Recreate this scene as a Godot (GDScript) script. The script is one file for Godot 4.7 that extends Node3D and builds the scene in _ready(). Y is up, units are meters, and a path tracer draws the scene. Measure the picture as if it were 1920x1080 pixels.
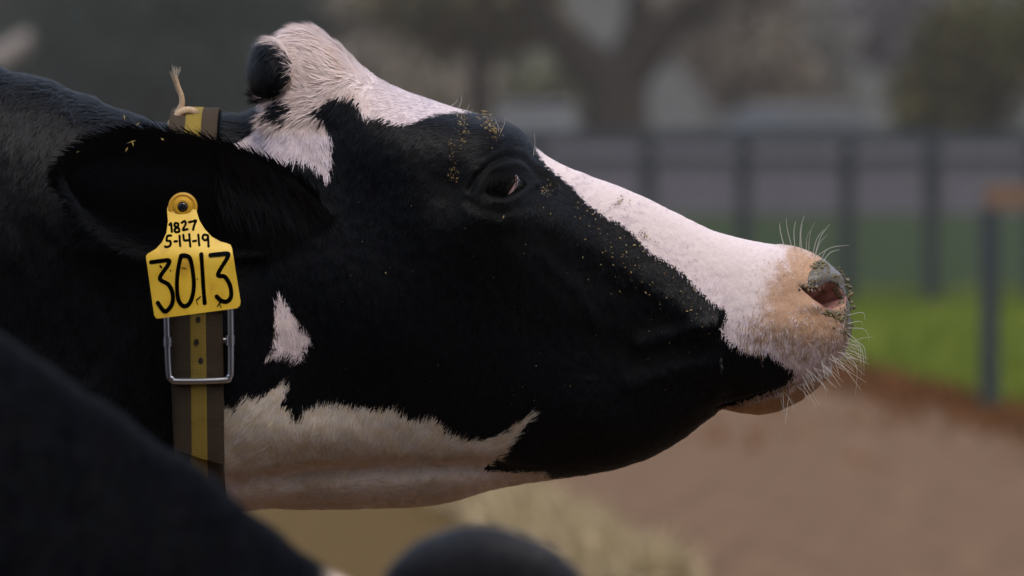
extends Node3D
# A black and white dairy cow seen from the side in a misty paddock, behind another cow's neck.
# Units are metres, y is up. The cow's middle plane is z = 0; the camera stands 4 m to its right hand side.

const S := 0.0005          # metres per drawing unit in the cow's middle plane
const D := 4.0             # camera distance
const EYE := 1.42          # camera height
const SHED_EDGE := 4.3     # where the shed's roof ends
const HZ := 212.0          # drawing row of the horizon

var rng := RandomNumberGenerator.new()
var noise := FastNoiseLite.new()
var fine := FastNoiseLite.new()
var taken := {}
var M := {}

# ------------------------------------------------------------------ small helpers
func P(px: float, py: float, z: float) -> Vector3:
	var k := S * (D - z) / D
	return Vector3((px - 960.0) * k, EYE + (HZ - py) * k, z)

func chart(p: Vector3) -> Vector2:
	var k := D / (S * (D - absf(p.z)))
	return Vector2(960.0 + p.x * k, HZ - (p.y - EYE) * k)

func G(px: float, py: float) -> Vector3:          # a place on the ground
	var d := EYE * D / (S * (py - HZ))
	return Vector3((px - 960.0) * S / D * d, 0.0, D - d)

func B(px: float, py: float, d: float) -> Vector3: # a place d metres from the camera
	var k := S / D * d
	return Vector3((px - 960.0) * k, EYE + (HZ - py) * k, D - d)

func numbered(called: String) -> String:
	if not taken.has(called):
		taken[called] = 0
		return called
	taken[called] += 1
	return "%s_%03d" % [called, taken[called]]

func tag(o: Node, label: String, category: String, group := "", kind := "") -> void:
	if label: o.set_meta("label", label)
	if category: o.set_meta("category", category)
	if group: o.set_meta("group", group)
	if kind: o.set_meta("kind", kind)

func thing(called: String, label: String, category: String, at := Vector3.ZERO, group := "") -> Node3D:
	var o := Node3D.new()
	o.name = numbered(called)
	add_child(o)
	o.position = at
	tag(o, label, category, group)
	return o

func put(called: String, mesh: Mesh, m: Material, parent: Node = null) -> MeshInstance3D:
	# world-space meshes: the node is moved back by its parent's place
	var o := MeshInstance3D.new()
	o.mesh = mesh
	o.material_override = m
	o.cast_shadow = GeometryInstance3D.SHADOW_CASTING_SETTING_ON
	if parent == null:
		o.name = numbered(called)
		add_child(o)
	else:
		o.name = called
		parent.add_child(o, true)
		var off := Vector3.ZERO
		var q: Node = parent
		while q is Node3D and q != self:
			off += q.position
			q = q.get_parent()
		o.position = -off
	return o

func mat(c: Color, rough := 0.7, metal := 0.0, vc := false) -> StandardMaterial3D:
	var m := StandardMaterial3D.new()
	m.albedo_color = c.linear_to_srgb() if not vc else Color.WHITE
	m.vertex_color_use_as_albedo = vc
	m.roughness = rough
	m.metallic = metal
	m.cull_mode = BaseMaterial3D.CULL_DISABLED
	return m

func noise_tex(seed_: int, freq: float, cols: Array, size := 512) -> NoiseTexture2D:
	var n := FastNoiseLite.new()
	n.seed = seed_
	n.frequency = freq
	n.fractal_octaves = 5
	var g := Gradient.new()
	var offs := PackedFloat32Array()
	var cc := PackedColorArray()
	for i in cols.size():
		offs.append(float(i) / (cols.size() - 1))
		cc.append((cols[i] as Color).linear_to_srgb())
	g.offsets = offs
	g.colors = cc
	var t := NoiseTexture2D.new()
	t.width = size
	t.height = size
	t.seamless = true
	t.noise = n
	t.color_ramp = g
	return t

func tri_mat(tex: Texture2D, scale: float, rough := 0.9) -> StandardMaterial3D:
	var m := StandardMaterial3D.new()
	m.albedo_texture = tex
	m.uv1_triplanar = true
	m.uv1_world_triplanar = true
	m.uv1_scale = Vector3.ONE * scale
	m.metallic_specular = 0.5 if rough < 0.8 else 0.12
	m.roughness = rough
	m.cull_mode = BaseMaterial3D.CULL_DISABLED
	return m

func arr_mesh(v: PackedVector3Array, n: PackedVector3Array, c: PackedColorArray, idx: PackedInt32Array, uv := PackedVector2Array()) -> ArrayMesh:
	var a := []
	a.resize(Mesh.ARRAY_MAX)
	a[Mesh.ARRAY_VERTEX] = v
	if n.size(): a[Mesh.ARRAY_NORMAL] = n
	if c.size(): a[Mesh.ARRAY_COLOR] = c
	if uv.size(): a[Mesh.ARRAY_TEX_UV] = uv
	if n.size() and idx.size() < 120000:   # front faces run clockwise
		for k in range(0, idx.size(), 3):
			var f := (v[idx[k + 1]] - v[idx[k]]).cross(v[idx[k + 2]] - v[idx[k]])
			if f.dot(n[idx[k]] + n[idx[k + 1]] + n[idx[k + 2]]) > 0.0:
				var t := idx[k + 1]
				idx[k + 1] = idx[k + 2]
				idx[k + 2] = t
	a[Mesh.ARRAY_INDEX] = idx
	var m := ArrayMesh.new()
	m.add_surface_from_arrays(Mesh.PRIMITIVE_TRIANGLES, a)
	return m

func bump(u: float, v: float, cx: float, cy: float, sx: float, sy: float) -> float:
	var a := (u - cx) / sx
	var b := (v - cy) / sy
	var q := a * a + b * b
	if q > 9.0: return 0.0
	return exp(-q)

func line_dist(p: Vector2, pts: PackedVector2Array) -> float:
	var best := 1e9
	for i in pts.size() - 1:
		var a := pts[i]
		var ab := pts[i + 1] - a
		var t := clampf((p - a).dot(ab) / ab.length_squared(), 0.0, 1.0)
		best = minf(best, (a + ab * t - p).length_squared())
	return sqrt(best)

func poly(a: Array) -> PackedVector2Array:
	var r := PackedVector2Array()
	for i in range(0, a.size(), 2):
		r.append(Vector2(a[i], a[i + 1]))
	return r

func inside(p: Vector2, q: PackedVector2Array) -> bool:
	return Geometry2D.is_point_in_polygon(p, q)

func in_depth(p: Vector2, q: PackedVector2Array) -> float:   # > 0 inside, distance to the edge
	if not Geometry2D.is_point_in_polygon(p, q): return 0.0
	var best := 1e9
	for i in q.size():
		var a := q[i]
		var ab := q[(i + 1) % q.size()] - a
		var t := clampf((p - a).dot(ab) / ab.length_squared(), 0.0, 1.0)
		best = minf(best, (a + ab * t - p).length_squared())
	return sqrt(best)

# tube through points with radii
class Tube:
	var v := PackedVector3Array()
	var n := PackedVector3Array()
	var c := PackedColorArray()
	var i := PackedInt32Array()
	func add(pts: Array, rad: Array, sides := 8, col := Color.WHITE, cap := true, flat := 1.0) -> void:
		var base := v.size()
		var cnt := pts.size()
		var up := Vector3.UP
		for k in cnt:
			var p: Vector3 = pts[k]
			var t: Vector3 = ((pts[mini(k + 1, cnt - 1)] as Vector3) - (pts[maxi(k - 1, 0)] as Vector3)).normalized()
			if k == 0 and absf(t.dot(up)) > 0.9: up = Vector3.RIGHT
			var sx := t.cross(up).normalized()
			up = sx.cross(t).normalized()
			var r: float = rad[mini(k, rad.size() - 1)]
			for s in sides:
				var a := TAU * s / sides
				var d := sx * cos(a) * flat + up * sin(a)
				v.append(p + d * r)
				n.append((sx * cos(a) / flat + up * sin(a)).normalized())
				c.append(col)
		for k in cnt - 1:
			for s in sides:
				var a := base + k * sides + s
				var b := base + k * sides + (s + 1) % sides
				i.append_array([a, b, a + sides, b, b + sides, a + sides])
		if cap:
			for e in [0, cnt - 1]:
				var m := v.size()
				v.append(pts[e])
				n.append(((pts[e] as Vector3) - (pts[1 if e == 0 else cnt - 2] as Vector3)).normalized())
				c.append(col)
				for s in sides:
					i.append_array([m, base + e * sides + s, base + e * sides + (s + 1) % sides])
	func mesh() -> ArrayMesh:
		var a := []
		a.resize(Mesh.ARRAY_MAX)
		a[Mesh.ARRAY_VERTEX] = v
		a[Mesh.ARRAY_NORMAL] = n
		a[Mesh.ARRAY_COLOR] = c
		a[Mesh.ARRAY_INDEX] = i
		var m := ArrayMesh.new()
		m.add_surface_from_arrays(Mesh.PRIMITIVE_TRIANGLES, a)
		return m

func spline(pts: Array, per := 6) -> Array:
	var out := []
	var n := pts.size()
	for k in n - 1:
		var a: Vector3 = pts[maxi(k - 1, 0)]
		var b: Vector3 = pts[k]
		var c: Vector3 = pts[k + 1]
		var d: Vector3 = pts[mini(k + 2, n - 1)]
		for s in per:
			out.append(b.cubic_interpolate(c, a, d, float(s) / per))
	out.append(pts[n - 1])
	return out

func box(size: Vector3, at: Vector3, st: SurfaceTool, bev := 0.0, turn := 0.0) -> void:
	# a box with chamfered vertical edges
	var hx := size.x / 2
	var hz := size.z / 2
	var b := minf(bev, minf(hx, hz) * 0.9)
	var ring := [Vector2(hx - b, hz), Vector2(hx, hz - b), Vector2(hx, -hz + b), Vector2(hx - b, -hz), Vector2(-hx + b, -hz), Vector2(-hx, -hz + b), Vector2(-hx, hz - b), Vector2(-hx + b, hz)]
	if b <= 0.0: ring = [Vector2(hx, hz), Vector2(hx, -hz), Vector2(-hx, -hz), Vector2(-hx, hz)]
	var m := ring.size()
	st.set_smooth_group(-1)
	var q := Basis(Vector3.UP, turn)
	var lo := []
	var hi := []
	for r in ring:
		lo.append(at + q * Vector3(r.x, -size.y / 2, r.y))
		hi.append(at + q * Vector3(r.x, size.y / 2, r.y))
	for k in m:
		var k2 := (k + 1) % m
		for p in [lo[k], hi[k], hi[k2], lo[k], hi[k2], lo[k2]]:
			st.add_vertex(p)
	for k in range(1, m - 1):
		for p in [hi[0], hi[k], hi[k + 1], lo[0], lo[k + 1], lo[k]]:
			st.add_vertex(p)

func commit(st: SurfaceTool) -> ArrayMesh:
	st.generate_normals()
	return st.commit()

func new_st() -> SurfaceTool:
	var st := SurfaceTool.new()
	st.begin(Mesh.PRIMITIVE_TRIANGLES)
	return st

# ------------------------------------------------------------------ loft: stations of (top point, bottom point, half widths)
class Loft:
	var nu := 0
	var nv := 0
	var near := 0
	var p := PackedVector3Array()
	var n := PackedVector3Array()
	var c := PackedColorArray()
	func normals() -> void:
		n.resize(p.size())
		for i in nu:
			var ia := maxi(i - 1, 0) * nv
			var ib := mini(i + 1, nu - 1) * nv
			for j in nv:
				var ja := (j + nv - 1) % nv
				var jb := (j + 1) % nv
				var a := p[ib + j] - p[ia + j]
				var b := p[i * nv + jb] - p[i * nv + ja]
				n[i * nv + j] = b.cross(a).normalized()
	func index() -> PackedInt32Array:
		var idx := PackedInt32Array()
		idx.resize((nu - 1) * nv * 6)
		var k := 0
		for i in nu - 1:
			for j in nv:
				var a := i * nv + j
				var b := i * nv + (j + 1) % nv
				idx[k] = a
				idx[k + 1] = a + nv
				idx[k + 2] = b
				idx[k + 3] = b
				idx[k + 4] = a + nv
				idx[k + 5] = b + nv
				k += 6
		return idx

func cub(a: float, b: float, c: float, d: float, h0: float, h1: float, h2: float, t: float) -> float:
	# non-uniform cubic between b and c (spacing h1), with neighbours a (h0 before) and d (h2 after)
	var m1 := ((b - a) / h0 * h1 + (c - b) / h1 * h0) / (h0 + h1) * h1
	var m2 := ((c - b) / h1 * h2 + (d - c) / h2 * h1) / (h1 + h2) * h1
	var t2 := t * t
	var t3 := t2 * t
	return (2 * t3 - 3 * t2 + 1) * b + (t3 - 2 * t2 + t) * m1 + (-2 * t3 + 3 * t2) * c + (t3 - t2) * m2

func loft(st: Array, steps: Array, near: int, far: int, mid_z: float, scale_z := 1.0) -> Loft:
	# st: [Tx, Ty, Bx, By, w30, w60, w90, w120, w150] widths in millimetres; steps: drawing units per station of each segment
	var L := Loft.new()
	L.nv = near + far
	L.near = near
	var hs := []
	for k in st.size() - 1:
		var a: Array = st[k]
		var b: Array = st[k + 1]
		hs.append(maxf(1.0, (Vector2(a[0], a[1]).distance_to(Vector2(b[0], b[1])) + Vector2(a[2], a[3]).distance_to(Vector2(b[2], b[3]))) / 2))
	var cs := PackedFloat32Array()
	var ths := PackedFloat32Array()
	for j in L.nv:
		var th := PI * j / near if j <= near else PI + PI * (j - near) / far
		ths.append(th)
		cs.append((1.0 - cos(th)) / 2)
	for k in st.size() - 1:
		var cnt := maxi(1, int(ceil(hs[k] / steps[k])))
		var h1: float = hs[k]
		var h0: float = hs[maxi(k - 1, 0)]
		var h2: float = hs[mini(k + 1, hs.size() - 1)]
		var A: Array = st[maxi(k - 1, 0)]
		var Bq: Array = st[k]
		var C: Array = st[k + 1]
		var E: Array = st[mini(k + 2, st.size() - 1)]
		for s in cnt + (1 if k == st.size() - 2 else 0):
			var t := float(s) / cnt
			var q := PackedFloat32Array()
			for f in 9:
				q.append(cub(A[f], Bq[f], C[f], E[f], h0, h1, h2, t))
			var w := [-q[4], 0.0, q[4], q[5], q[6], q[7], q[8], 0.0, -q[8]]
			for j in L.nv:
				var th := ths[j]
				var sgn := 1.0
				if th > PI:
					th = TAU - th
					sgn = -1.0
				var x := th / (PI / 6)
				var b := mini(int(x), 5)
				var z := cubic_interpolate(w[b + 1], w[b + 2], w[b], w[b + 3], x - b) * 0.001 * sgn
				var v := cs[j]
				var k2 := S * (D - mid_z) / D
				var px := lerpf(q[0], q[2], v)
				var py := lerpf(q[1], q[3], v)
				L.p.append(Vector3((px - 960.0) * k2, EYE + (HZ - py) * k2, mid_z + z * scale_z))
			L.nu += 1
	L.normals()
	return L

# ------------------------------------------------------------------ hair
class Hair:
	var v := PackedVector3Array()
	var n := PackedVector3Array()
	var c := PackedColorArray()
	var i := PackedInt32Array()
	func add(root: Vector3, nor: Vector3, dir: Vector3, length: float, width: float, lift: float, bend: float, col: Color) -> void:
		var side := dir.cross(nor)
		var a := sin(lift)
		var b := sin(lift - bend)
		var d1 := dir * cos(lift) + nor * a
		var d2 := dir * cos(lift - bend) + nor * b
		var p1 := root + d1 * (length * 0.5)
		var p2 := p1 + d2 * (length * 0.5)
		var w := side * (width * 0.5)
		var base := v.size()
		v.append(root - w)
		v.append(root + w)
		v.append(p1 - w * 0.8)
		v.append(p1 + w * 0.8)
		v.append(p2)
		var nl := (nor - side * 0.28).normalized()
		var nr := (nor + side * 0.28).normalized()
		n.append(nl)
		n.append(nr)
		n.append(nl)
		n.append(nr)
		n.append(nor)
		c.append(col)
		c.append(col)
		c.append(col)
		c.append(col)
		c.append(col)
		i.append(base)
		i.append(base + 2)
		i.append(base + 1)
		i.append(base + 1)
		i.append(base + 2)
		i.append(base + 3)
		i.append(base + 2)
		i.append(base + 4)
		i.append(base + 3)
	func mesh() -> ArrayMesh:
		var a := []
		a.resize(Mesh.ARRAY_MAX)
		a[Mesh.ARRAY_VERTEX] = v
		a[Mesh.ARRAY_NORMAL] = n
		a[Mesh.ARRAY_COLOR] = c
		a[Mesh.ARRAY_INDEX] = i
		var m := ArrayMesh.new()
		m.add_surface_from_arrays(Mesh.PRIMITIVE_TRIANGLES, a)
		return m

# ------------------------------------------------------------------ markings of the coat, in the cow's side chart
var W1 := poly([430, -20, 740, -20, 740, 110, 905, 195, 900, 211, 860, 211, 828, 214, 795, 223, 770, 231, 752, 232, 720, 222, 692, 216, 676, 215, 672, 190, 656, 176, 632, 180, 606, 190, 594, 208, 608, 225, 618, 255, 620, 285, 616, 330, 604, 328, 592, 312, 578, 302, 545, 299, 512, 303, 470, 294, 428, 277, 462, 258, 488, 232, 496, 214, 480, 196, 462, 190])
var BUD := Vector2(500, 128)
var W2 := poly([1008, 270, 1008, 288, 1026, 312, 1045, 328, 1072, 352, 1098, 380, 1130, 404, 1164, 418, 1190, 442, 1214, 470, 1250, 490, 1276, 508, 1300, 532, 1330, 562, 1356, 576, 1364, 590, 1350, 616, 1368, 640, 1395, 655, 1440, 660, 1468, 680, 1492, 700, 1470, 724, 1400, 751, 1345, 768, 1370, 800, 1660, 800, 1660, 420, 1480, 430, 1300, 390, 1100, 290])
var W3 := poly([402, 772, 430, 782, 448, 756, 482, 757, 505, 738, 526, 722, 536, 738, 522, 765, 545, 790, 554, 803, 566, 782, 582, 771, 612, 765, 662, 770, 702, 775, 740, 778, 770, 800, 812, 793, 832, 818, 870, 832, 902, 826, 942, 811, 976, 789, 1004, 768, 986, 792, 966, 816, 950, 840, 925, 866, 903, 882, 942, 886, 1006, 885, 1026, 900, 1100, 891, 1190, 876, 1230, 1000, 400, 1100])
var W4 := poly([524, 558, 538, 580, 553, 598, 571, 614, 584, 634, 566, 654, 549, 688, 530, 668, 494, 686, 506, 650, 517, 620, 513, 590])
var TAN := poly([1478, 440, 1500, 450, 1560, 470, 1610, 540, 1610, 648, 1560, 652, 1500, 640, 1440, 634, 1405, 622, 1408, 602, 1440, 592, 1434, 560, 1440, 528, 1468, 500, 1477, 478])
var LIP := poly([1345, 768, 1400, 752, 1480, 724, 1530, 703, 1574, 684, 1600, 668, 1630, 720, 1500, 800, 1370, 800])
var NOSE := poly([1514, 530, 1517, 512, 1527, 500, 1532, 490, 1546, 484, 1578, 505, 1610, 540, 1610, 650, 1590, 632, 1583, 596, 1586, 572, 1588, 555, 1568, 532, 1551, 529, 1531, 539, 1514, 538])
var NOSTRIL := poly([1494, 532, 1505, 545, 1522, 560, 1543, 577, 1557, 583, 1573, 576, 1586, 569, 1588, 555, 1578, 545, 1568, 533, 1551, 530, 1531, 540, 1514, 541, 1502, 534])
var EYE_GAP := poly([906, 357, 915, 346, 933, 337, 957, 334, 976, 337, 990, 343, 981, 353, 962, 365, 940, 372, 918, 368])
var CREASE := poly([430, 912, 520, 898, 640, 886, 780, 880, 900, 880, 1010, 890])
var MOUTH := poly([1345, 768, 1400, 752, 1480, 724, 1530, 704, 1574, 684, 1604, 664])
var LID_UP := poly([884, 352, 897, 328, 920, 308, 948, 297, 976, 300, 1002, 318, 1036, 346])
var LID_FOLD := poly([862, 340, 880, 312, 905, 294, 945, 281, 985, 288, 1008, 304])
var LID_LO := poly([878, 372, 902, 392, 940, 402, 990, 388])
var LID_RIM := poly([925, 378, 945, 381, 970, 372, 990, 356, 1010, 342])
var CREST := poly([1040, 420, 1130, 470, 1230, 540, 1310, 600])
var FOLD := poly([1200, 640, 1290, 615, 1360, 600])
var VEIN := poly([1010, 470, 1080, 540, 1130, 620, 1110, 700, 1060, 780])
var FOLD2 := poly([1180, 720, 1270, 690, 1350, 680])

func ragged(u: float, v: float, amount: float) -> Vector2:
	return Vector2(u + fine.get_noise_2d(u * 1.3, v * 1.3) * amount, v + fine.get_noise_2d(v * 1.3 + 900.0, u * 1.3) * amount)

func kind_at(u: float, v: float, amount := 5.0, soft := 0.0) -> int:
	# 0 black, 1 white, 2 tan, 3 brown lip, 4 bare grey nose, 5 nostril
	if u > 1300.0:
		var p0 := Vector2(u, v)
		if inside(p0, NOSTRIL): return 5
		if inside(p0, NOSE): return 4
	var p := ragged(u, v, amount)
	if u > 1330.0:
		if inside(p, LIP): return 3
		var wide := Vector2(u + noise.get_noise_2d(u * 1.6, v * 1.6) * 22.0, v + noise.get_noise_2d(v * 1.6 + 400.0, u * 1.6) * 22.0)
		if soft > 0.0: wide += Vector2(rng.randfn(0, soft), rng.randfn(0, soft))
		if inside(wide, TAN): return 2
	if u > 990.0 and inside(p, W2): return 1
	if u < 960.0 and v < 345.0 and inside(p, W1):
		var e := (p - Vector2(494, 130)) / Vector2(50, 55)
		if e.length_squared() < 1.0: return 0
		if p.distance_to(Vector2(536, 200)) < 19.0: return 0
		return 1
	if v > 700.0 and inside(p, W3): return 1
	if u < 600.0 and v > 550.0 and v < 690.0 and inside(p, W4): return 1
	return 0

func skin_color(k: int, r: float) -> Color:
	match k:
		1: return Color(0.58, 0.485, 0.47) * (0.9 + 0.2 * r)
		2: return Color(0.37, 0.225, 0.14) * (0.85 + 0.3 * r)
		3: return Color(0.40, 0.25, 0.14) * (0.85 + 0.3 * r)
		4: return (Color(0.070, 0.062, 0.060) * (0.7 + 0.6 * r)).lerp(Color(0.075, 0.056, 0.022), smoothstep(0.45, 0.58, r))
		5: return Color(0.24, 0.12, 0.105) * (0.85 + 0.3 * r)
	return Color(0.003, 0.0032, 0.0036)

func hair_color(k: int, r: float, r2: float) -> Color:
	match k:
		1:
			var w := 0.58 + 0.20 * r
			return Color(w, w * (0.83 + 0.06 * r2), w * (0.87 + 0.08 * r2))
		2:
			var w := 0.27 + 0.21 * r
			return Color(w, w * (0.62 + 0.12 * r2), w * (0.40 + 0.16 * r2))
		3:
			var w := 0.28 + 0.24 * r
			return Color(w, w * (0.60 + 0.1 * r2), w * (0.34 + 0.12 * r2))
	var b := 0.0025 + 0.007 * r * r
	return Color(b * (0.72 + 0.3 * r2), b, b * (1.6 - 0.4 * r2))

func face_relief(u: float, v: float) -> float:
	# millimetres outward
	var h := 0.0
	var p := Vector2(u, v)
	if u > 560.0 and u < 1200.0 and v < 560.0:
		h += 12.0 * bump(u, v, 945, 258, 80, 40)
		h += 4.0 * bump(u, v, 720, 275, 70, 60)
		h -= 8.0 * bump(u, v, 842, 350, 44, 60)
		h += 5.0 * bump(u, v, 960, 400, 70, 30)
		if u > 840.0 and u < 1070.0 and v > 260.0 and v < 440.0:
			var g := in_depth(p, EYE_GAP)
			if g > 0.0:
				h -= 14.0 * smoothstep(0.0, 6.0, g)
			var a := line_dist(p, LID_UP)
			h -= 3.4 * exp(-a * a / 40.0)
			h += 3.5 * bump(u, v, 948, 314, 48, 12)
			a = line_dist(p, LID_LO)
			h -= 1.4 * exp(-a * a / 70.0)
			a = line_dist(p, LID_FOLD)
			h -= 0.8 * exp(-a * a / 18.0) * smoothstep(880.0, 930.0, u)
			a = line_dist(p, LID_RIM)
			h += 1.9 * exp(-a * a / 34.0)
			h -= 2.5 * bump(u, v, 1022, 352, 16, 10)
	if u > 440.0 and u < 580.0 and v < 220.0:
		var q := (p - BUD) / Vector2(50, 58)
		var r2 := q.length_squared()
		if r2 < 1.0: h += 20.0 * sqrt(1.0 - r2)
	if u > 400.0 and u < 1350.0:
		h += 13.0 * bump(u, v, 740, 600, 150, 150)
		h += 5.0 * bump(u, v, 600, 820, 120, 40)
		if v > 800.0:
			var a := line_dist(p, CREASE)
			h -= 6.0 * exp(-a * a / 340.0) * smoothstep(1030.0, 900.0, u)
		if u > 980.0:
			var a := line_dist(p, CREST)
			h += 6.0 * exp(-a * a / 1200.0)
			a = line_dist(p, VEIN)
			h += 0.8 * exp(-a * a / 140.0)
			h -= 5.0 * bump(u, v, 1150, 650, 120, 60)
			h += 4.0 * bump(u, v, 1120, 790, 120, 45)
			a = line_dist(p, FOLD)
			h += 3.0 * exp(-a * a / 240.0)
			a = line_dist(p, FOLD2)
			h += 2.6 * exp(-a * a / 300.0)
	if u > 1320.0:
		var g := in_depth(p, NOSTRIL)
		if g > 0.0: h -= 30.0 * smoothstep(0.0, 13.0, g)
		h += 5.0 * bump(u, v, 1548, 522, 36, 15)
		h += 3.0 * bump(u, v, 1530, 575, 30, 14) * (1.0 if g <= 0.0 else 0.0)
		h += 4.0 * bump(u, v, 1500, 620, 60, 45)
		var a := line_dist(p, MOUTH)
		h -= 5.0 * exp(-a * a / 30.0)
		h -= 2.0 * bump(u, v, 1470, 560, 28, 30)
	if u < 420.0:
		h += 3.0 * noise.get_noise_2d(u * 0.5, v * 0.2)
	h += 0.5 * noise.get_noise_2d(u * 1.5, v * 1.5)
	return h

# hair directions: place, flow, length in mm
var FLOW := [
	[0, 200, -.3, .95, 15], [100, 220, -.4, .9, 15], [200, 250, -.5, .85, 15], [300, 270, -.6, .8, 14], [50, 400, -.3, .95, 12], [150, 600, -.3, .95, 12], [300, 700, -.2, .95, 10], [60, 135, -.85, .45, 20], [200, 195, -.85, .5, 20], [300, 224, -.85, .4, 18],
	[430, 215, -.9, -.1, 22], [420, 280, -.9, .4, 12], [470, 240, -.9, .35, 16],
	[515, 80, -.5, .85, 18], [496, 110, .1, 1, 12], [500, 160, .2, 1, 10], [555, 56, -1, .2, 26], [600, 60, -.85, -.35, 26], [650, 100, -.7, -.6, 22], [560, 100, -.9, -.1, 28], [610, 130, -.7, -.65, 24], [570, 160, -.5, -.7, 24], [500, 128, -.4, .8, 8], [700, 140, .2, -.7, 13],
	[520, 208, -.9, .45, 30], [495, 195, -.95, .25, 22], [560, 197, -.9, .4, 24], [620, 170, -.85, .45, 14], [645, 178, -.3, .95, 10], [690, 195, .1, 1, 8], [535, 190, -.8, .6, 12], [720, 175, -.9, .15, 10],
	[540, 250, -.2, .95, 12], [600, 260, .35, .9, 12], [470, 272, -.9, .45, 13], [560, 290, -.05, 1, 12], [605, 320, .2, .95, 13],
	[780, 190, -.85, .5, 9], [860, 205, -.8, .5, 7], [720, 215, -.75, .6, 9],
	[700, 260, -.5, .85, 9], [760, 300, -.6, .8, 8], [660, 330, .1, 1, 11], [700, 420, -.1, 1, 8], [600, 420, .1, 1, 12],
	[900, 240, -.85, .35, 8], [960, 262, -.85, -.1, 8], [1000, 290, -.6, -.7, 7], [860, 320, -.8, .5, 7],
	[950, 300, -.8, .2, 4], [950, 385, -.8, .3, 4], [950, 430, -.7, .6, 5], [1030, 400, -.2, .95, 5], [860, 440, -.5, .85, 6],
	[700, 540, -.15, 1, 7], [850, 560, -.1, 1, 7], [1000, 530, -.1, 1, 6], [1150, 590, -.1, 1, 6], [560, 480, -.1, 1, 9],
	[700, 710, .4, -.9, 12], [900, 720, .4, -.9, 10], [560, 710, .4, -.9, 13], [1000, 780, .7, -.7, 10], [460, 700, .3, -.9, 11],
	[545, 630, .1, 1, 10], [527, 575, -.1, -1, 11],
	[460, 800, .5, -.85, 15], [600, 800, .25, -.95, 15], [750, 810, .3, -.9, 15], [850, 840, .4, -.9, 13], [940, 840, .75, -.65, 14], [985, 795, .7, -.72, 18], [560, 860, -.3, -.9, 13], [700, 860, .1, -1, 11], [900, 870, .8, -.3, 8], [500, 930, .9, .2, 9], [700, 930, 1, .1, 8], [900, 910, 1, 0, 7], [1100, 880, 1, 0, 6],
	[1100, 820, .6, .5, 6], [1250, 780, .4, .8, 6], [1350, 720, .1, 1, 6],
	[1060, 310, .8, .5, 5], [1150, 350, .75, .6, 4.5], [1250, 420, .6, .8, 4.5], [1350, 460, .75, .5, 4], [1440, 480, .4, .8, 4], [1250, 480, .2, 1, 7], [1330, 555, -.1, 1, 8], [1150, 415, .35, .9, 7], [1060, 350, .4, .9, 7],
	[1400, 560, -.1, 1, 4.5], [1460, 560, .2, 1, 3], [1530, 620, .2, 1, 3.5], [1480, 650, 0, 1, 6], [1370, 620, -.15, 1, 8], [1400, 650, -.1, 1, 9], [1450, 680, 0, 1, 9], [1530, 680, .2, 1, 8], [1570, 660, .4, .9, 6],
	[1400, 768, .3, .9, 4], [1480, 745, .5, .8, 7], [1550, 710, .8, .5, 10], [1500, 470, .6, .5, 3]]
const GW := 176
const GH := 112
var flow_v := PackedVector2Array()
var flow_l := PackedFloat32Array()

func make_flow() -> void:
	for gy in GH:
		for gx in GW:
			var p := Vector2(gx * 10.0 - 80.0, gy * 10.0 - 20.0)
			var d := Vector2.ZERO
			var l := 0.0
			var t := 0.0
			for f in FLOW:
				var q: float = p.distance_squared_to(Vector2(f[0], f[1])) + 150.0
				var w := 1.0 / (q * q)
				d += Vector2(f[2], f[3]) * w
				l += f[4] * w
				t += w
			flow_v.append(d / t)
			flow_l.append(l / t)

func flow_index(u: float, v: float) -> int:
	return clampi(int((v + 20.0) / 10.0 + 0.5), 0, GH - 1) * GW + clampi(int((u + 80.0) / 10.0 + 0.5), 0, GW - 1)

# ------------------------------------------------------------------ the cow
var head: Loft
var lookup := PackedInt32Array()
const LW := 450
const LH := 280

func surf(px: float, py: float) -> int:
	var cx := int(px / 4.0) + 10
	var cy := int(py / 4.0) + 5
	for r in 12:
		for dy in range(-r, r + 1):
			for dx in range(-r, r + 1):
				if maxi(absi(dx), absi(dy)) != r: continue
				var x := cx + dx
				var y := cy + dy
				if x < 0 or y < 0 or x >= LW or y >= LH: continue
				var k := lookup[y * LW + x]
				if k >= 0: return k
	return -1

func on(px: float, py: float, lift_mm := 0.0) -> Vector3:
	var k := surf(px, py)
	return head.p[k] + head.n[k] * lift_mm * 0.001

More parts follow.
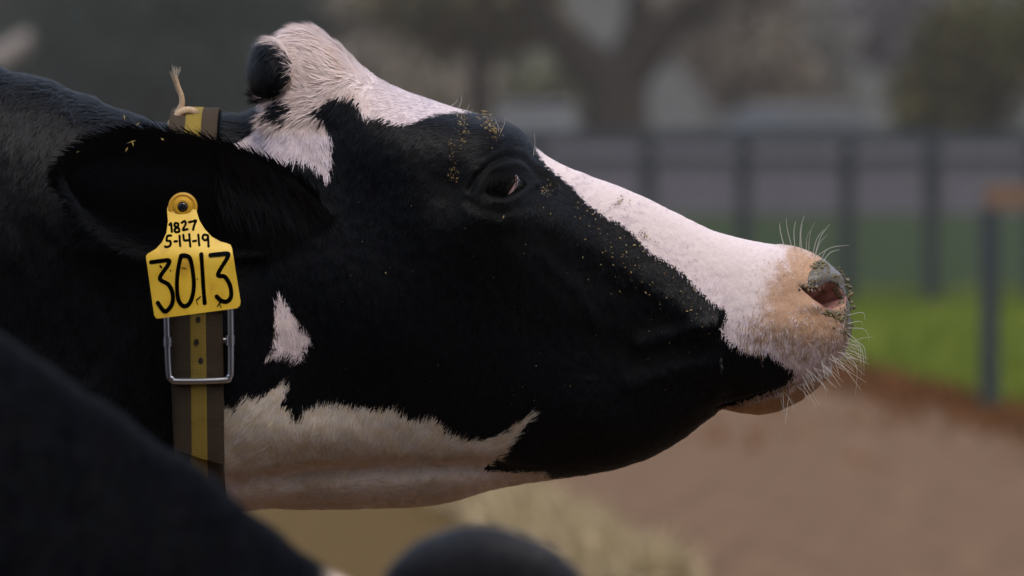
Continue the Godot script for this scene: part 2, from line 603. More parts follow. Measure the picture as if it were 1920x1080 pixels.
func build_cow() -> void:
	var t0 := Time.get_ticks_msec()
	var st := [
		[-3720, 560, -3720, 800, 10, 20, 25, 20, 10],
		[-3660, 330, -3680, 1200, 110, 190, 220, 190, 90],
		[-3400, 215, -3400, 1560, 170, 270, 290, 250, 120],
		[-2900, 190, -2900, 1720, 180, 300, 330, 300, 160],
		[-2200, 205, -2200, 1850, 200, 340, 390, 350, 180],
		[-1400, 170, -1400, 1780, 120, 240, 300, 290, 170],
		[-800, 100, -850, 1600, 80, 170, 220, 215, 130],
		[-400, 80, -450, 1400, 60, 120, 150, 150, 90],
		[-100, 110, -130, 1180, 68, 110, 120, 115, 70],
		[0, 127, 0, 1110, 65, 105, 111, 106, 66],
		[100, 155, 100, 1060, 61, 99, 104, 100, 62],
		[200, 196, 200, 1020, 57, 93, 98, 95, 60],
		[300, 230, 310, 990, 54, 88, 93, 90, 58],
		[368, 240, 390, 974, 50, 83, 90, 88, 55],
		[425, 224, 445, 962, 44, 76, 89, 88, 52],
		[476, 208, 484, 956, 38, 66, 88, 88, 50],
		[500, 168, 506, 954, 40, 64, 88, 87, 49],
		[508, 120, 526, 954, 42, 64, 88, 86, 48],
		[517, 87, 550, 955, 43, 64, 88, 84, 46],
		[534, 66, 580, 955, 44, 65, 88, 82, 45],
		[560, 54, 613, 955, 45, 66, 88, 80, 44],
		[597, 59, 646, 955, 47, 69, 89, 79, 43],
		[634, 84, 686, 954, 51, 74, 90, 78, 42],
		[664, 110, 726, 953, 57, 81, 91, 77, 42],
		[705, 144, 769, 951, 64, 89, 91, 76, 42],
		[760, 170, 812, 947, 71, 98, 91, 76, 43],
		[820, 191, 862, 937, 76, 104, 91, 77, 44],
		[890, 217, 915, 921, 74, 105, 91, 77, 45],
		[950, 254, 970, 910, 66, 98, 88, 75, 43],
		[1010, 289, 1020, 902, 52, 84, 82, 71, 40],
		[1100, 327, 1090, 892, 37, 64, 73, 65, 38],
		[1180, 357, 1150, 881, 31, 54, 66, 59, 36],
		[1260, 395, 1215, 859, 29, 50, 61, 53, 32],
		[1340, 433, 1280, 822, 30, 50, 58, 49, 28],
		[1400, 449, 1325, 788, 32, 52, 60, 50, 27],
		[1440, 457, 1355, 771, 34, 55, 63, 53, 27],
		[1480, 460, 1392, 775, 36, 58, 66, 56, 30],
		[1518, 471, 1432, 777, 36, 59, 67, 56, 31],
		[1549, 490, 1472, 765, 34, 56, 63, 52, 29],
		[1571, 518, 1515, 740, 30, 49, 55, 45, 25],
		[1585, 550, 1556, 701, 23, 38, 43, 35, 19],
		[1592, 585, 1582, 664, 13, 22, 25, 21, 12],
		[1594, 618, 1594, 630, 0.2, .4, .5, .4, .2]]
	var steps := []
	for k in st.size() - 1:
		var x: float = st[k][0]
		steps.append(70.0 if x < -150 else 8.0 if x < 400 else 3.4 if x < 1390 else 1.7)
	head = loft(st, steps, 300, 100, 0.0)
	var cnt := head.p.size()
	var rel := PackedVector3Array()
	rel.resize(cnt)
	for k in cnt:
		var p := head.p[k]
		if p.x < -0.60:
			rel[k] = p
			continue
		var c := chart(p)
		rel[k] = p + head.n[k] * (face_relief(c.x, c.y) * 0.001)
	head.p = rel
	head.normals()
	lookup.resize(LW * LH)
	lookup.fill(-1)
	head.c.resize(cnt)
	var kinds := PackedByteArray()
	kinds.resize(cnt)
	for k in cnt:
		var p := head.p[k]
		if p.x < -0.60:
			head.c[k] = Color(0.008, 0.008, 0.009)
			continue
		var c := chart(p)
		var kd := kind_at(c.x, c.y, 5.0, 0.0)
		kinds[k] = kd
		var grain := noise.get_noise_2d(c.x * 6.0, c.y * 6.0) * 0.5 + 0.5
		head.c[k] = skin_color(kd, grain)
		if c.x > 1360.0 and (kd == 1 or kd == 2):   # tan dye of the muzzle runs into the white
			var share := 0
			for q in 10:
				if kind_at(c.x, c.y, 5.0, 14.0) == 2: share += 1
			head.c[k] = skin_color(1, grain).lerp(skin_color(2, grain), share / 10.0)
		if p.z > 0.0 and head.n[k].z > -0.1:
			var b := (int(c.y / 4.0) + 5) * LW + int(c.x / 4.0) + 10
			if b >= 0 and b < lookup.size(): lookup[b] = k
	print("cow body ", cnt, " ", Time.get_ticks_msec() - t0)
	var v := head.p.duplicate()
	var n := head.n.duplicate()
	var col := head.c.duplicate()
	var idx := head.index()
	# legs, joined into the body's mesh
	var legs := Tube.new()
	for s in [-1.0, 1.0]:
		legs.add(spline([Vector3(-0.98, 0.85, s * 0.15), Vector3(-0.97, 0.62, s * 0.15), Vector3(-0.955, 0.42, s * 0.15), Vector3(-0.965, 0.24, s * 0.15), Vector3(-0.955, 0.10, s * 0.15), Vector3(-0.93, 0.0, s * 0.15)], 5), [0.10, 0.10, .095, .09, .085, .08, .075, .07, .065, .062, .06, .058, .055, .05, .045, .042, .04, .04, .042, .045, .05, .052, .05, .055, .06, .065], 12, Color(0.008, 0.008, 0.009))
		legs.add(spline([Vector3(-2.12, 0.95, s * 0.16), Vector3(-2.02, 0.70, s * 0.17), Vector3(-2.15, 0.48, s * 0.16), Vector3(-2.13, 0.25, s * 0.16), Vector3(-2.11, 0.10, s * 0.16), Vector3(-2.07, 0.0, s * 0.16)], 5), [0.16, 0.15, .14, .13, .12, .11, .10, .09, .08, .07, .06, .058, .055, .05, .045, .042, .04, .04, .042, .045, .05, .052, .05, .055, .06, .065], 12, Color(0.008, 0.008, 0.009))
	legs.add(spline([Vector3(-2.31, 1.32, 0), Vector3(-2.40, 1.15, 0), Vector3(-2.41, 0.8, 0), Vector3(-2.40, 0.45, 0)], 5), [0.035, .03, .028, .025, .022, .02, .018, .016, .016, .018, .025, .035, .04, .04, .03, .01], 8, Color(0.008, 0.008, 0.009))
	var base := v.size()
	v.append_array(legs.v)
	n.append_array(legs.n)
	col.append_array(legs.c)
	for k in legs.i: idx.append(base + k)
	var cow := thing("cow", "black and white dairy cow with yellow ear tag, nose raised to the right", "cow", Vector3(-1.5, 0, 0))
	put("body", arr_mesh(v, n, col, idx), M.skin, cow)
	# the moist, hairless nose
	var pad := PackedInt32Array()
	var used := {}
	for k in range(0, (head.nu - 1) * head.nv * 6, 3):
		if kinds[idx[k]] == 4 and kinds[idx[k + 1]] == 4 and kinds[idx[k + 2]] == 4:
			for q in 3:
				if not used.has(idx[k + q]): used[idx[k + q]] = used.size()
				pad.append(used[idx[k + q]])
	var pv := PackedVector3Array()
	var pn := PackedVector3Array()
	var pc := PackedColorArray()
	for k in used:
		pv.append(head.p[k] + head.n[k] * (0.0005 + 0.0003 * fine.get_noise_3dv(head.p[k] * 4000.0)))
		pn.append((head.n[k] + Vector3(fine.get_noise_3dv(head.p[k] * 5000.0), fine.get_noise_3dv(head.p[k] * 5000.0 + Vector3.ONE * 90.0), 0) * 0.5).normalized())
		pc.append(head.c[k])
	put("nose_pad", arr_mesh(pv, pn, pc, pad), M.nose, cow)
	# ---- coat
	make_flow()
	var H := Hair.new()
	var nv := head.nv
	var total := 0
	for i in head.nu - 1:
		if head.p[i * nv].x < -0.545: continue
		for j in nv:
			var a := i * nv + j
			var b := i * nv + (j + 1) % nv
			var pa := head.p[a]
			var nn := head.n[a]
			if nn.z < -0.55: continue
			var c := chart(pa)
			var kd := kinds[a]
			if kd >= 4: continue
			var area := (head.p[b] - pa).cross(head.p[a + nv] - pa).length() * 1e6
			var fi := flow_index(c.x, c.y)
			var length := flow_l[fi]
			var dens := 1.15 if length < 9.0 else 0.85
			if length > 18.0: dens = 1.0
			if kd == 0: dens *= 0.95
			if nn.z < 0.0: dens *= 0.6
			if c.x < 400.0: dens *= 0.7
			if c.x > 895.0 and c.x < 1000.0 and c.y > 318.0 and c.y < 376.0 and inside(c, EYE_GAP.duplicate()): continue
			if c.x > 870.0 and c.x < 1030.0 and c.y > 296.0 and c.y < 400.0: dens *= 0.75
			var want := area * dens
			var m := int(want)
			if rng.randf() < want - m: m += 1
			if m == 0: continue
			var fv := flow_v[fi]
			for h in m:
				var fu := rng.randf()
				var fw := rng.randf()
				var p := pa + (head.p[b] - pa) * fu + (head.p[a + nv] - pa) * fw
				var u := c.x + (rng.randf() - 0.5) * 2.0
				var w := c.y + (rng.randf() - 0.5) * 2.0
				var k := kd
				k = kind_at(u, w, 5.0, 17.0)
				if k >= 4: continue
				var r := rng.randf()
				var ang := noise.get_noise_2d(u * 2.2, w * 2.2) * (0.5 if length < 18.0 else 0.3) + fine.get_noise_2d(u * 0.9, w * 0.9) * (0.14 + length * 0.006) + rng.randfn(0.0, 0.12)
				var d2 := fv.rotated(ang)
				var d3 := Vector3(d2.x, -d2.y, 0.0)
				d3 = (d3 - nn * d3.dot(nn))
				var dl := d3.length()
				if dl < 0.05: continue
				d3 /= dl
				var lm := length * (0.5 + 0.55 * rng.randf()) * 0.001
				var lift := 0.20 + 0.16 * rng.randf()
				if k == 1: lift -= 0.07
				if u < 330.0: lift -= 0.08
				if k == 0 and u > 395.0 and u < 500.0 and w < 275.0: lift += 0.45 * rng.randf()
				if k == 2:
					lm *= 1.25
					if rng.randf() < 0.10 + 0.5 * fine.get_noise_2d(u * 0.35 + 300.0, w * 0.35): k = 1
				var tint := hair_color(k, r, rng.randf())
				if k == 1 and u < 800.0 and w < 240.0:   # warmer, longer hair on the poll
					tint = tint * Color.WHITE.lerp(Color(1.0, 0.95, 0.84), smoothstep(800.0, 640.0, u + rng.randfn(0, 20))).lerp(Color(0.92, 0.76, 0.55), clampf(-0.1 + 0.9 * fine.get_noise_2d(u * 0.3, w * 0.3 + 70.0), 0.0, 1.0) * smoothstep(740.0, 640.0, u))
				if k == 1 and w > 700.0 and u < 1250.0:   # cream coloured throat
					tint = tint * Color(1.0, 1.08, 0.93).lerp(Color(0.92, 0.88, 0.56), clampf(0.3 + 0.9 * noise.get_noise_2d(u * 1.1, w * 2.5), 0.0, 1.0))
				H.add(p - nn * 0.0006, nn, d3, lm, 0.00042 + 0.00026 * rng.randf() + lm * 0.007, lift, 0.30, tint)
				total += 1
	print("hairs ", total, " ", Time.get_ticks_msec() - t0)
	var coat := put("coat", H.mesh(), M.hair, cow)
	coat.set_meta("kind", "stuff")
	build_eye(cow)
	build_ear(cow)
	build_whiskers(cow)
	print("cow done ", Time.get_ticks_msec() - t0)

func build_eye(cow: Node3D) -> void:
	var k := surf(920, 312)
	var rim := on(948, 318)
	var c := P(946, 348, rim.z - 0.0205)
	var st := SphereMesh.new()
	st.radius = 0.0195
	st.height = 0.039
	st.radial_segments = 48
	st.rings = 24
	var a := st.get_mesh_arrays()
	var v: PackedVector3Array = a[Mesh.ARRAY_VERTEX]
	var col := PackedColorArray()
	for q in v.size():
		v[q] += c
		col.append(Color(0.010, 0.009, 0.010))
	var eye := put("eye", arr_mesh(v, a[Mesh.ARRAY_NORMAL], col, a[Mesh.ARRAY_INDEX]), M.eye, cow)
	# the sliver of white at the front of the eye
	var sv := PackedVector3Array()
	var sn := PackedVector3Array()
	var sc := PackedColorArray()
	var si := PackedInt32Array()
	var left := [Vector2(966, 325), Vector2(967, 333), Vector2(965, 343), Vector2(961, 351), Vector2(955, 359), Vector2(952, 364)]
	var right := [Vector2(968, 325), Vector2(971, 333), Vector2(971, 343), Vector2(968, 352), Vector2(961, 360), Vector2(954, 365)]
	for q in left.size():
		for s in 4:
			var u := (left[q] as Vector2).lerp(right[q], s / 3.0)
			var flat := P(u.x, u.y, c.z + 0.016)
			var d := Vector2(flat.x - c.x, flat.y - c.y)
			var z := sqrt(maxf(0.0, 0.0199 * 0.0199 - d.length_squared()))
			sv.append(c + Vector3(d.x, d.y, z))
			sn.append(Vector3(d.x, d.y, z).normalized())
			sc.append(Color(0.30, 0.09, 0.075) if s == 0 else Color(0.38, 0.29, 0.29) if s < 3 else Color(0.40, 0.22, 0.2))
	for q in left.size() - 1:
		for s in 3:
			var b := q * 4 + s
			si.append_array([b, b + 1, b + 4, b + 1, b + 5, b + 4])
	put("sclera", arr_mesh(sv, sn, sc, si), M.eye_white, eye)
	# upper lashes hang over the ball
	var H := Hair.new()
	var edge := [Vector2(906, 346), Vector2(914, 335), Vector2(932, 326), Vector2(956, 322), Vector2(972, 328), Vector2(984, 335)]
	for q in 260:
		var f := rng.randf() * 4.99
		var p2 := (edge[int(f)] as Vector2).lerp(edge[int(f) + 1], f - int(f))
		var p := on(p2.x, p2.y - 3.0, -0.5)
		var d := Vector3(-0.35 + rng.randfn(0, 0.15), -0.75, 0.55).normalized()
		H.add(p, Vector3(0, 0.35, 0.94), (d - Vector3(0, 0.35, 0.94) * d.dot(Vector3(0, 0.35, 0.94))).normalized(), 0.012 + 0.012 * rng.randf(), 0.0006, 0.45, 0.9, Color(0.008, 0.008, 0.009))
	var low := [Vector2(915, 370), Vector2(940, 375), Vector2(965, 367), Vector2(985, 354)]
	for q in 40:
		var f := rng.randf() * 2.99
		var p2 := (low[int(f)] as Vector2).lerp(low[int(f) + 1], f - int(f))
		H.add(on(p2.x, p2.y + 2.0), Vector3(0, 0, 1), Vector3(-0.4 + rng.randfn(0, 0.2), -0.8, 0).normalized(), 0.009, 0.0005, 0.7, 0.4, Color(0.01, 0.01, 0.011))
	var l := put("eyelashes", H.mesh(), M.lash, eye)
	l.set_meta("kind", "stuff")

func build_ear(cow: Node3D) -> void:
	var top := [P(606, 384, .080), P(545, 328, .092), P(480, 293, .108), P(405, 266, .122), P(330, 250, .133), P(252, 243, .141), P(185, 258, .146), P(138, 286, .147), P(113, 322, .146)]
	var bot := [P(598, 440, .078), P(530, 466, .090), P(455, 474, .103), P(382, 480, .114), P(312, 484, .124), P(252, 474, .132), P(198, 446, .138), P(150, 400, .142), P(115, 344, .145)]
	top = spline(top, 8)
	bot = spline(bot, 8)
	var nu := top.size()
	var nq := 28
	var fv := PackedVector3Array()
	for i in nu:
		var s := float(i) / (nu - 1)
		var cup := 0.015 * pow(sin(PI * clampf(s * 0.92 + 0.06, 0, 1)), 0.6)
		for j in nq:
			var q := float(j) / (nq - 1)
			var p: Vector3 = (top[i] as Vector3).lerp(bot[i], q)
			p.z -= cup * sin(PI * q * 0.62) * 1.1 + 0.003 * sin(PI * 3 * q) * sin(PI * s)
			fv.append(p)
	# front normals
	var fn := PackedVector3Array()
	for i in nu:
		for j in nq:
			var a := fv[mini(i + 1, nu - 1) * nq + j] - fv[maxi(i - 1, 0) * nq + j]
			var b := fv[i * nq + mini(j + 1, nq - 1)] - fv[i * nq + maxi(j - 1, 0)]
			var n := a.cross(b).normalized()
			if n.z < 0: n = -n
			fn.append(n)
	var v := PackedVector3Array()
	var n2 := PackedVector3Array()
	var c := PackedColorArray()
	var idx := PackedInt32Array()
	for side in 2:
		for k in fv.size():
			var j := k % nq
			var i := k / nq
			var e := sin(PI * j / (nq - 1)) * minf(1.0, (nu - 1 - i) / 6.0)
			v.append(fv[k] + fn[k] * ((0.0005 + 0.0015 * e) if side == 0 else -(0.0005 + 0.0025 * e)))
			n2.append(fn[k] if side == 0 else -fn[k])
			c.append(Color(0.012, 0.010, 0.010) if side == 0 else Color(0.008, 0.008, 0.009))
	var m := fv.size()
	for i in nu - 1:
		for j in nq - 1:
			var a := i * nq + j
			idx.append_array([a, a + 1, a + nq, a + 1, a + nq + 1, a + nq])
			idx.append_array([m + a, m + a + nq, m + a + 1, m + a + 1, m + a + nq, m + a + nq + 1])
	for i in nu - 1:
		for j in [0, nq - 1]:
			var a: int = i * nq + j
			idx.append_array([a, a + nq, m + a, a + nq, m + a + nq, m + a])
	for j in nq - 1:
		var a := (nu - 1) * nq + j
		idx.append_array([a, a + 1, m + a, a + 1, m + a + 1, m + a])
	var ear := put("ear", arr_mesh(v, n2, c, idx), M.skin, cow)
	var H := Hair.new()
	# short hair on both faces, longer along the rim, long tufts at the base
	for q in 36000:
		var i := rng.randi_range(0, nu - 2)
		var j := rng.randi_range(0, nq - 2)
		var k := i * nq + j
		var p := fv[k] + (fv[k + 1] - fv[k]) * rng.randf() + (fv[k + nq] - fv[k]) * rng.randf()
		var out := (fv[k + nq] - fv[k]).normalized()
		var edge := absf(float(j) / (nq - 2) - 0.5) * 2.0
		var nn := fn[k]
		if rng.randf() < 0.3: nn = -nn
		var dir := (out * 0.8 + (fv[k + 1] - fv[k]).normalized() * (rng.randfn(0, 0.25) + (0.35 if j > nq / 2 else -0.35))).normalized()
		dir = (dir - nn * dir.dot(nn)).normalized()
		var ln := (0.007 + 0.006 * rng.randf()) * (1.0 + 0.7 * pow(edge, 6.0))
		H.add(p + nn * 0.001, nn, dir, ln, 0.0008, 0.35 + 0.3 * rng.randf(), 0.3, hair_color(0, rng.randf() * 0.9, rng.randf()))
	for q in 5200:
		var s := rng.randf()
		var i := int(pow(s, 1.6) * nu * 0.36)
		var j := rng.randi_range(0, int(nq * 0.7))
		var k := i * nq + j
		var p := fv[k] + (fv[k + 1] - fv[k]) * rng.randf() + (fv[k + nq] - fv[k]) * rng.randf()
		var nn := (fn[k] + Vector3(0.1, 0.25, 0.2)).normalized()
		var ang := -1.15 + 0.55 * noise.get_noise_2d(p.x * 9000.0 * 0.3, p.y * 9000.0 * 0.3) + rng.randfn(0, 0.16)
		var dir := Vector3(cos(ang), sin(ang), 0)
		dir = (dir - nn * dir.dot(nn)).normalized()
		H.add(p + nn * 0.001, nn, dir, 0.018 + 0.024 * rng.randf(), 0.0009, 0.25 + 0.35 * rng.randf(), 0.45, hair_color(0, 0.3 + rng.randf() * 0.8, rng.randf() * 1.4) * Color(1.1, 1.0, 0.9))
	var hh := put("ear_hair", H.mesh(), M.hair, ear)
	hh.set_meta("kind", "stuff")

func build_whiskers(cow: Node3D) -> void:
	var T := Tube.new()
	var pale := Color(0.42, 0.40, 0.36)
	# above the nose
	for w in [[1470, 458, 1462, 418], [1482, 459, 1474, 408], [1488, 460, 1492, 414], [1496, 462, 1508, 405], [1503, 465, 1505, 420], [1512, 468, 1528, 416], [1520, 472, 1545, 430], [1524, 474, 1556, 420], [1530, 479, 1592, 460], [1536, 482, 1566, 462], [1541, 486, 1575, 468], [1510, 467, 1520, 432], [1527, 476, 1552, 440]]:
		var a := on(w[0], w[1] + 4.0)
		var b := P(w[2], w[3], a.z + rng.randfn(0, 0.006))
		var m := (a + b) / 2 + Vector3(-0.0015, 0.003, 0)
		T.add(spline([a, m, b], 4), [0.00034, .00034, .0003, .0003, .00026, .00026, .0002, .00016, .0001], 4, pale, false)
	# chin and lips
	for q in 64:
		var u := lerpf(1430, 1592, sqrt(rng.randf()))
		var v := lerpf(775, 662, (u - 1430) / 162.0) + rng.randf_range(-22, 10)
		var k := surf(u, v - 8)
		if k < 0: continue
		var a := head.p[k]
		var ang := lerpf(-1.6, -0.25, (u - 1430) / 162.0) + rng.randfn(0, 0.3)
		var ln := rng.randf_range(0.008, 0.026) * (1.0 if rng.randf() < 0.8 else 1.5)
		var d := Vector3(cos(ang), sin(ang), rng.randfn(0.15, 0.25)).normalized()
		T.add(spline([a, a + d * ln * 0.5, a + d * ln + Vector3(0, -0.12 * ln, 0)], 3), [0.00028, .00027, .00024, .00022, .0002, .00016, .0001], 4, Color(0.54, 0.49, 0.43) * (0.75 + 0.4 * rng.randf()), false)
	# drooping ones at the front of the upper lip
	for w in [[1592, 590, 1622, 600], [1593, 606, 1616, 618], [1593, 620, 1612, 690], [1592, 630, 1620, 700], [1591, 640, 1606, 680], [1592, 634, 1624, 680], [1590, 648, 1614, 712], [1588, 655, 1604, 740], [1592, 612, 1630, 640]]:
		var a := on(w[0] - 6, w[1])
		var b := P(w[2], w[3], a.z + rng.randfn(0, 0.01))
		var m := (a + b) / 2 + Vector3(0.006, 0.005, 0)
		T.add(spline([a, m, b], 5), [0.00034, .00034, .0003, .0003, .00026, .00026, .00022, .0002, .00016, .00012, .0001], 4, pale, false)
	# a few on the brow
	for w in [[935, 240, 928, 222], [938, 244, 948, 220], [998, 284, 1002, 250], [856, 196, 866, 178], [848, 192, 858, 186], [870, 204, 880, 194]]:
		var a := on(w[0], w[1] + 4.0)
		var b := P(w[2], w[3], a.z)
		T.add(spline([a, (a + b) / 2 + Vector3(0.001, 0, 0), b], 3), [0.0003, .0003, .00025, .0002, .0002, .00015, .0001], 4, pale, false)
	var o := put("whiskers", T.mesh(), M.whisker, cow)
	o.set_meta("kind", "stuff")

# ------------------------------------------------------------------ ear tag
func ribbon(pts: Array, half: float, z_of: Callable, st: SurfaceTool, closed := false) -> void:
	# a flat brush stroke on the tag: points in drawing units
	var p: Array = []
	for q in pts: p.append(Vector2(q[0], q[1]))
	var fine_pts := []
	for k in p.size() - 1:
		for s in 6:
			fine_pts.append((p[k] as Vector2).cubic_interpolate(p[k + 1], p[maxi(k - 1, 0)], p[mini(k + 2, p.size() - 1)], s / 6.0))
	fine_pts.append(p[p.size() - 1])
	for k in fine_pts.size():
		var a: Vector2 = fine_pts[k]
		for s in 10:   # a round dab at each point
			var t0 := TAU * s / 10
			var t1 := TAU * (s + 1) / 10
			for q in [a, a + Vector2(cos(t1), sin(t1)) * half, a + Vector2(cos(t0), sin(t0)) * half]:
				var f: Vector3 = z_of.call(q, k * 0.000003)
				st.set_normal(Vector3(0, 0.1, 1).normalized())
				st.add_vertex(f)

func build_tag() -> void:
	var zf := func(q: Vector2, lift: float) -> Vector3:
		var z := lerpf(0.139, 0.170, clampf((q.y - 370.0) / 110.0, 0.0, 1.0)) + 0.004 * sin((q.x - 280.0) / 170.0 * PI)
		return P(q.x, q.y, z + lift)
	var o := thing("ear_tag", "yellow plastic ear tag with handwritten number 3013 hanging from cow's ear", "ear tag", P(343, 387, 0.139))
	var out := PackedVector2Array()
	for q in [[343, 368], [356, 371], [366, 381], [369, 398], [374, 414], [384, 430], [397, 444], [413, 453], [425, 456], [432, 459], [435, 466], [451, 566], [450, 573], [444, 578], [300, 597], [293, 597], [289, 591], [274, 484], [274, 479], [278, 475], [292, 467], [304, 454], [312, 437], [315, 415], [313, 392], [318, 378], [329, 370]]:
		out.append(Vector2(q[0], q[1]))
	# subdivide the outline so that the sheet can curve
	var tri_pts := PackedVector2Array()
	for k in out.size():
		tri_pts.append(out[k])
		var nx := out[(k + 1) % out.size()]
		var n := int(out[k].distance_to(nx) / 14.0)
		for s in n: tri_pts.append(out[k].lerp(nx, float(s + 1) / (n + 1)))
	var rimn := tri_pts.size()
	for y in range(380, 590, 12):
		for x in range(285, 445, 12):
			var q := Vector2(x, y)
			if in_depth(q, out) > 5.0: tri_pts.append(q)
	var tris := Geometry2D.triangulate_delaunay(tri_pts)
	var st := new_st()
	st.set_smooth_group(0)
	for k in range(0, tris.size(), 3):
		var ce := (tri_pts[tris[k]] + tri_pts[tris[k + 1]] + tri_pts[tris[k + 2]]) / 3
		if not inside(ce, out): continue
		var a: Vector3 = zf.call(tri_pts[tris[k]], 0.0)
		var b: Vector3 = zf.call(tri_pts[tris[k + 1]], 0.0)
		var c: Vector3 = zf.call(tri_pts[tris[k + 2]], 0.0)
		if (b - a).cross(c - a).z > 0:
			var t := b
			b = c
			c = t
		st.set_smooth_group(0)
		for p in [a, b, c]: st.add_vertex(p)
		st.set_smooth_group(1)
		for p in [a, c, b]: st.add_vertex(p - Vector3(0, 0, 0.0016))
	st.set_smooth_group(2)
	for k in rimn:
		var a: Vector3 = zf.call(tri_pts[k], 0.0)
		var b: Vector3 = zf.call(tri_pts[(k + 1) % rimn], 0.0)
		var d := Vector3(0, 0, 0.0016)
		for p in [a, b, b - d, a, b - d, a - d]: st.add_vertex(p)
	put("plate", commit(st), M.tag, o)
	var marks := new_st()
	var tz := func(x: float, y: float) -> Array: return [260.0 + x / 4.152, 350.0 + y / 4.152]
	var zl := func(q: Vector2, lift: float) -> Vector3: return zf.call(q, 0.0002 + lift)
	var big := 4.2
	ribbon([tz.call(98, 588), tz.call(160, 580), tz.call(232, 574), tz.call(228, 610), tz.call(165, 712), tz.call(232, 762), tz.call(264, 830), tz.call(262, 905), tz.call(228, 958), tz.call(195, 966), tz.call(150, 905)], big, zl, marks)
	ribbon([tz.call(330, 538), tz.call(308, 640), tz.call(298, 760), tz.call(310, 880), tz.call(352, 930), tz.call(400, 900), tz.call(428, 800), tz.call(424, 680), tz.call(400, 560), tz.call(360, 535), tz.call(330, 538)], big, zl, marks)
	ribbon([tz.call(488, 527), tz.call(496, 650), tz.call(504, 780), tz.call(514, 905)], big, zl, marks)
	ribbon([tz.call(560, 532), tz.call(630, 524), tz.call(694, 522), tz.call(686, 560), tz.call(618, 682), tz.call(672, 702), tz.call(712, 770), tz.call(720, 850), tz.call(690, 892), tz.call(645, 888), tz.call(608, 855)], big, zl, marks)
	var sm := 2.3
	ribbon([tz.call(240, 296), tz.call(252, 285), tz.call(256, 320), tz.call(258, 350)], sm, zl, marks)
	ribbon([tz.call(308, 288), tz.call(285, 283), tz.call(280, 305), tz.call(310, 322), tz.call(315, 348), tz.call(288, 352), tz.call(280, 332), tz.call(304, 312), tz.call(308, 288)], sm, zl, marks)
	ribbon([tz.call(336, 280), tz.call(358, 268), tz.call(366, 290), tz.call(345, 335), tz.call(380, 330)], sm, zl, marks)
	ribbon([tz.call(392, 276), tz.call(420, 270), tz.call(446, 264), tz.call(432, 300), tz.call(424, 334)], sm, zl, marks)
	ribbon([tz.call(252, 380), tz.call(225, 384), tz.call(218, 418), tz.call(245, 424), tz.call(248, 452), tz.call(228, 468), tz.call(206, 466)], sm, zl, marks)
	ribbon([tz.call(280, 426), tz.call(298, 424)], sm, zl, marks)
	ribbon([tz.call(318, 382), tz.call(320, 420), tz.call(324, 460)], sm, zl, marks)
	ribbon([tz.call(348, 376), tz.call(350, 398), tz.call(358, 418), tz.call(396, 414)], sm, zl, marks)
	ribbon([tz.call(394, 370), tz.call(398, 420), tz.call(402, 464)], sm, zl, marks)
	ribbon([tz.call(424, 424), tz.call(446, 421)], sm, zl, marks)
	ribbon([tz.call(464, 374), tz.call(468, 414), tz.call(472, 456)], sm, zl, marks)
	ribbon([tz.call(536, 378), tz.call(508, 374), tz.call(498, 400), tz.call(518, 416), tz.call(540, 400), tz.call(538, 378), tz.call(542, 420), tz.call(544, 464)], sm, zl, marks)
	put("lettering", marks.commit(), M.ink, o)
	# specks of dirt on the plate
	var dirt := new_st()
	for q in [[452, 880, 480, 856, 1.3], [448, 884, 462, 916, 0.8], [612, 930, 634, 905, 1.1], [628, 900, 642, 938, 0.9], [338, 632, 368, 636, 0.9], [168, 616, 178, 628, 1.6], [247, 650, 250, 655, 1.0], [455, 715, 460, 718, 0.9]]:
		ribbon([tz.call(q[0], q[1]), tz.call(q[2], q[3])], q[4], func(a: Vector2, l: float) -> Vector3: return zf.call(a, 0.0006 + l), dirt)
	put("dirt_specks", dirt.commit(), M.mud, o)
	# the button: stepped rings round a dark pin
	var bc: Vector3 = zf.call(Vector2(343, 388), 0.0)
	var prof := [[0.0132, 0.0], [0.0132, 0.0012], [0.0112, 0.0020], [0.0100, 0.0014], [0.0088, 0.0016], [0.0080, 0.0034], [0.0062, 0.0040], [0.0048, 0.0040], [0.0046, 0.0012]]
	put("button", lathe(prof, bc, 32), M.tag_dark, o)
	put("pin", lathe([[0.0046, 0.001], [0.0044, 0.0034], [0.0030, 0.0046], [0.0008, 0.0050], [0.0, 0.0050]], bc, 24), M.black_gloss, o)
	put("stem", lathe([[0.0030, -0.025], [0.0030, 0.001]], bc, 12), M.tag_dark, o)

func lathe(prof: Array, at: Vector3, sides: int) -> ArrayMesh:
	# round the z axis
	var st := new_st()
	st.set_smooth_group(-1)
	for k in prof.size() - 1:
		for s in sides:
			var a := TAU * s / sides
			var b := TAU * (s + 1) / sides
			var q := [Vector3(cos(a) * prof[k][0], sin(a) * prof[k][0], prof[k][1]), Vector3(cos(b) * prof[k][0], sin(b) * prof[k][0], prof[k][1]), Vector3(cos(a) * prof[k + 1][0], sin(a) * prof[k + 1][0], prof[k + 1][1]), Vector3(cos(b) * prof[k + 1][0], sin(b) * prof[k + 1][0], prof[k + 1][1])]
			for i in [0, 2, 1, 1, 2, 3]: st.add_vertex(at + q[i])
	return commit(st)

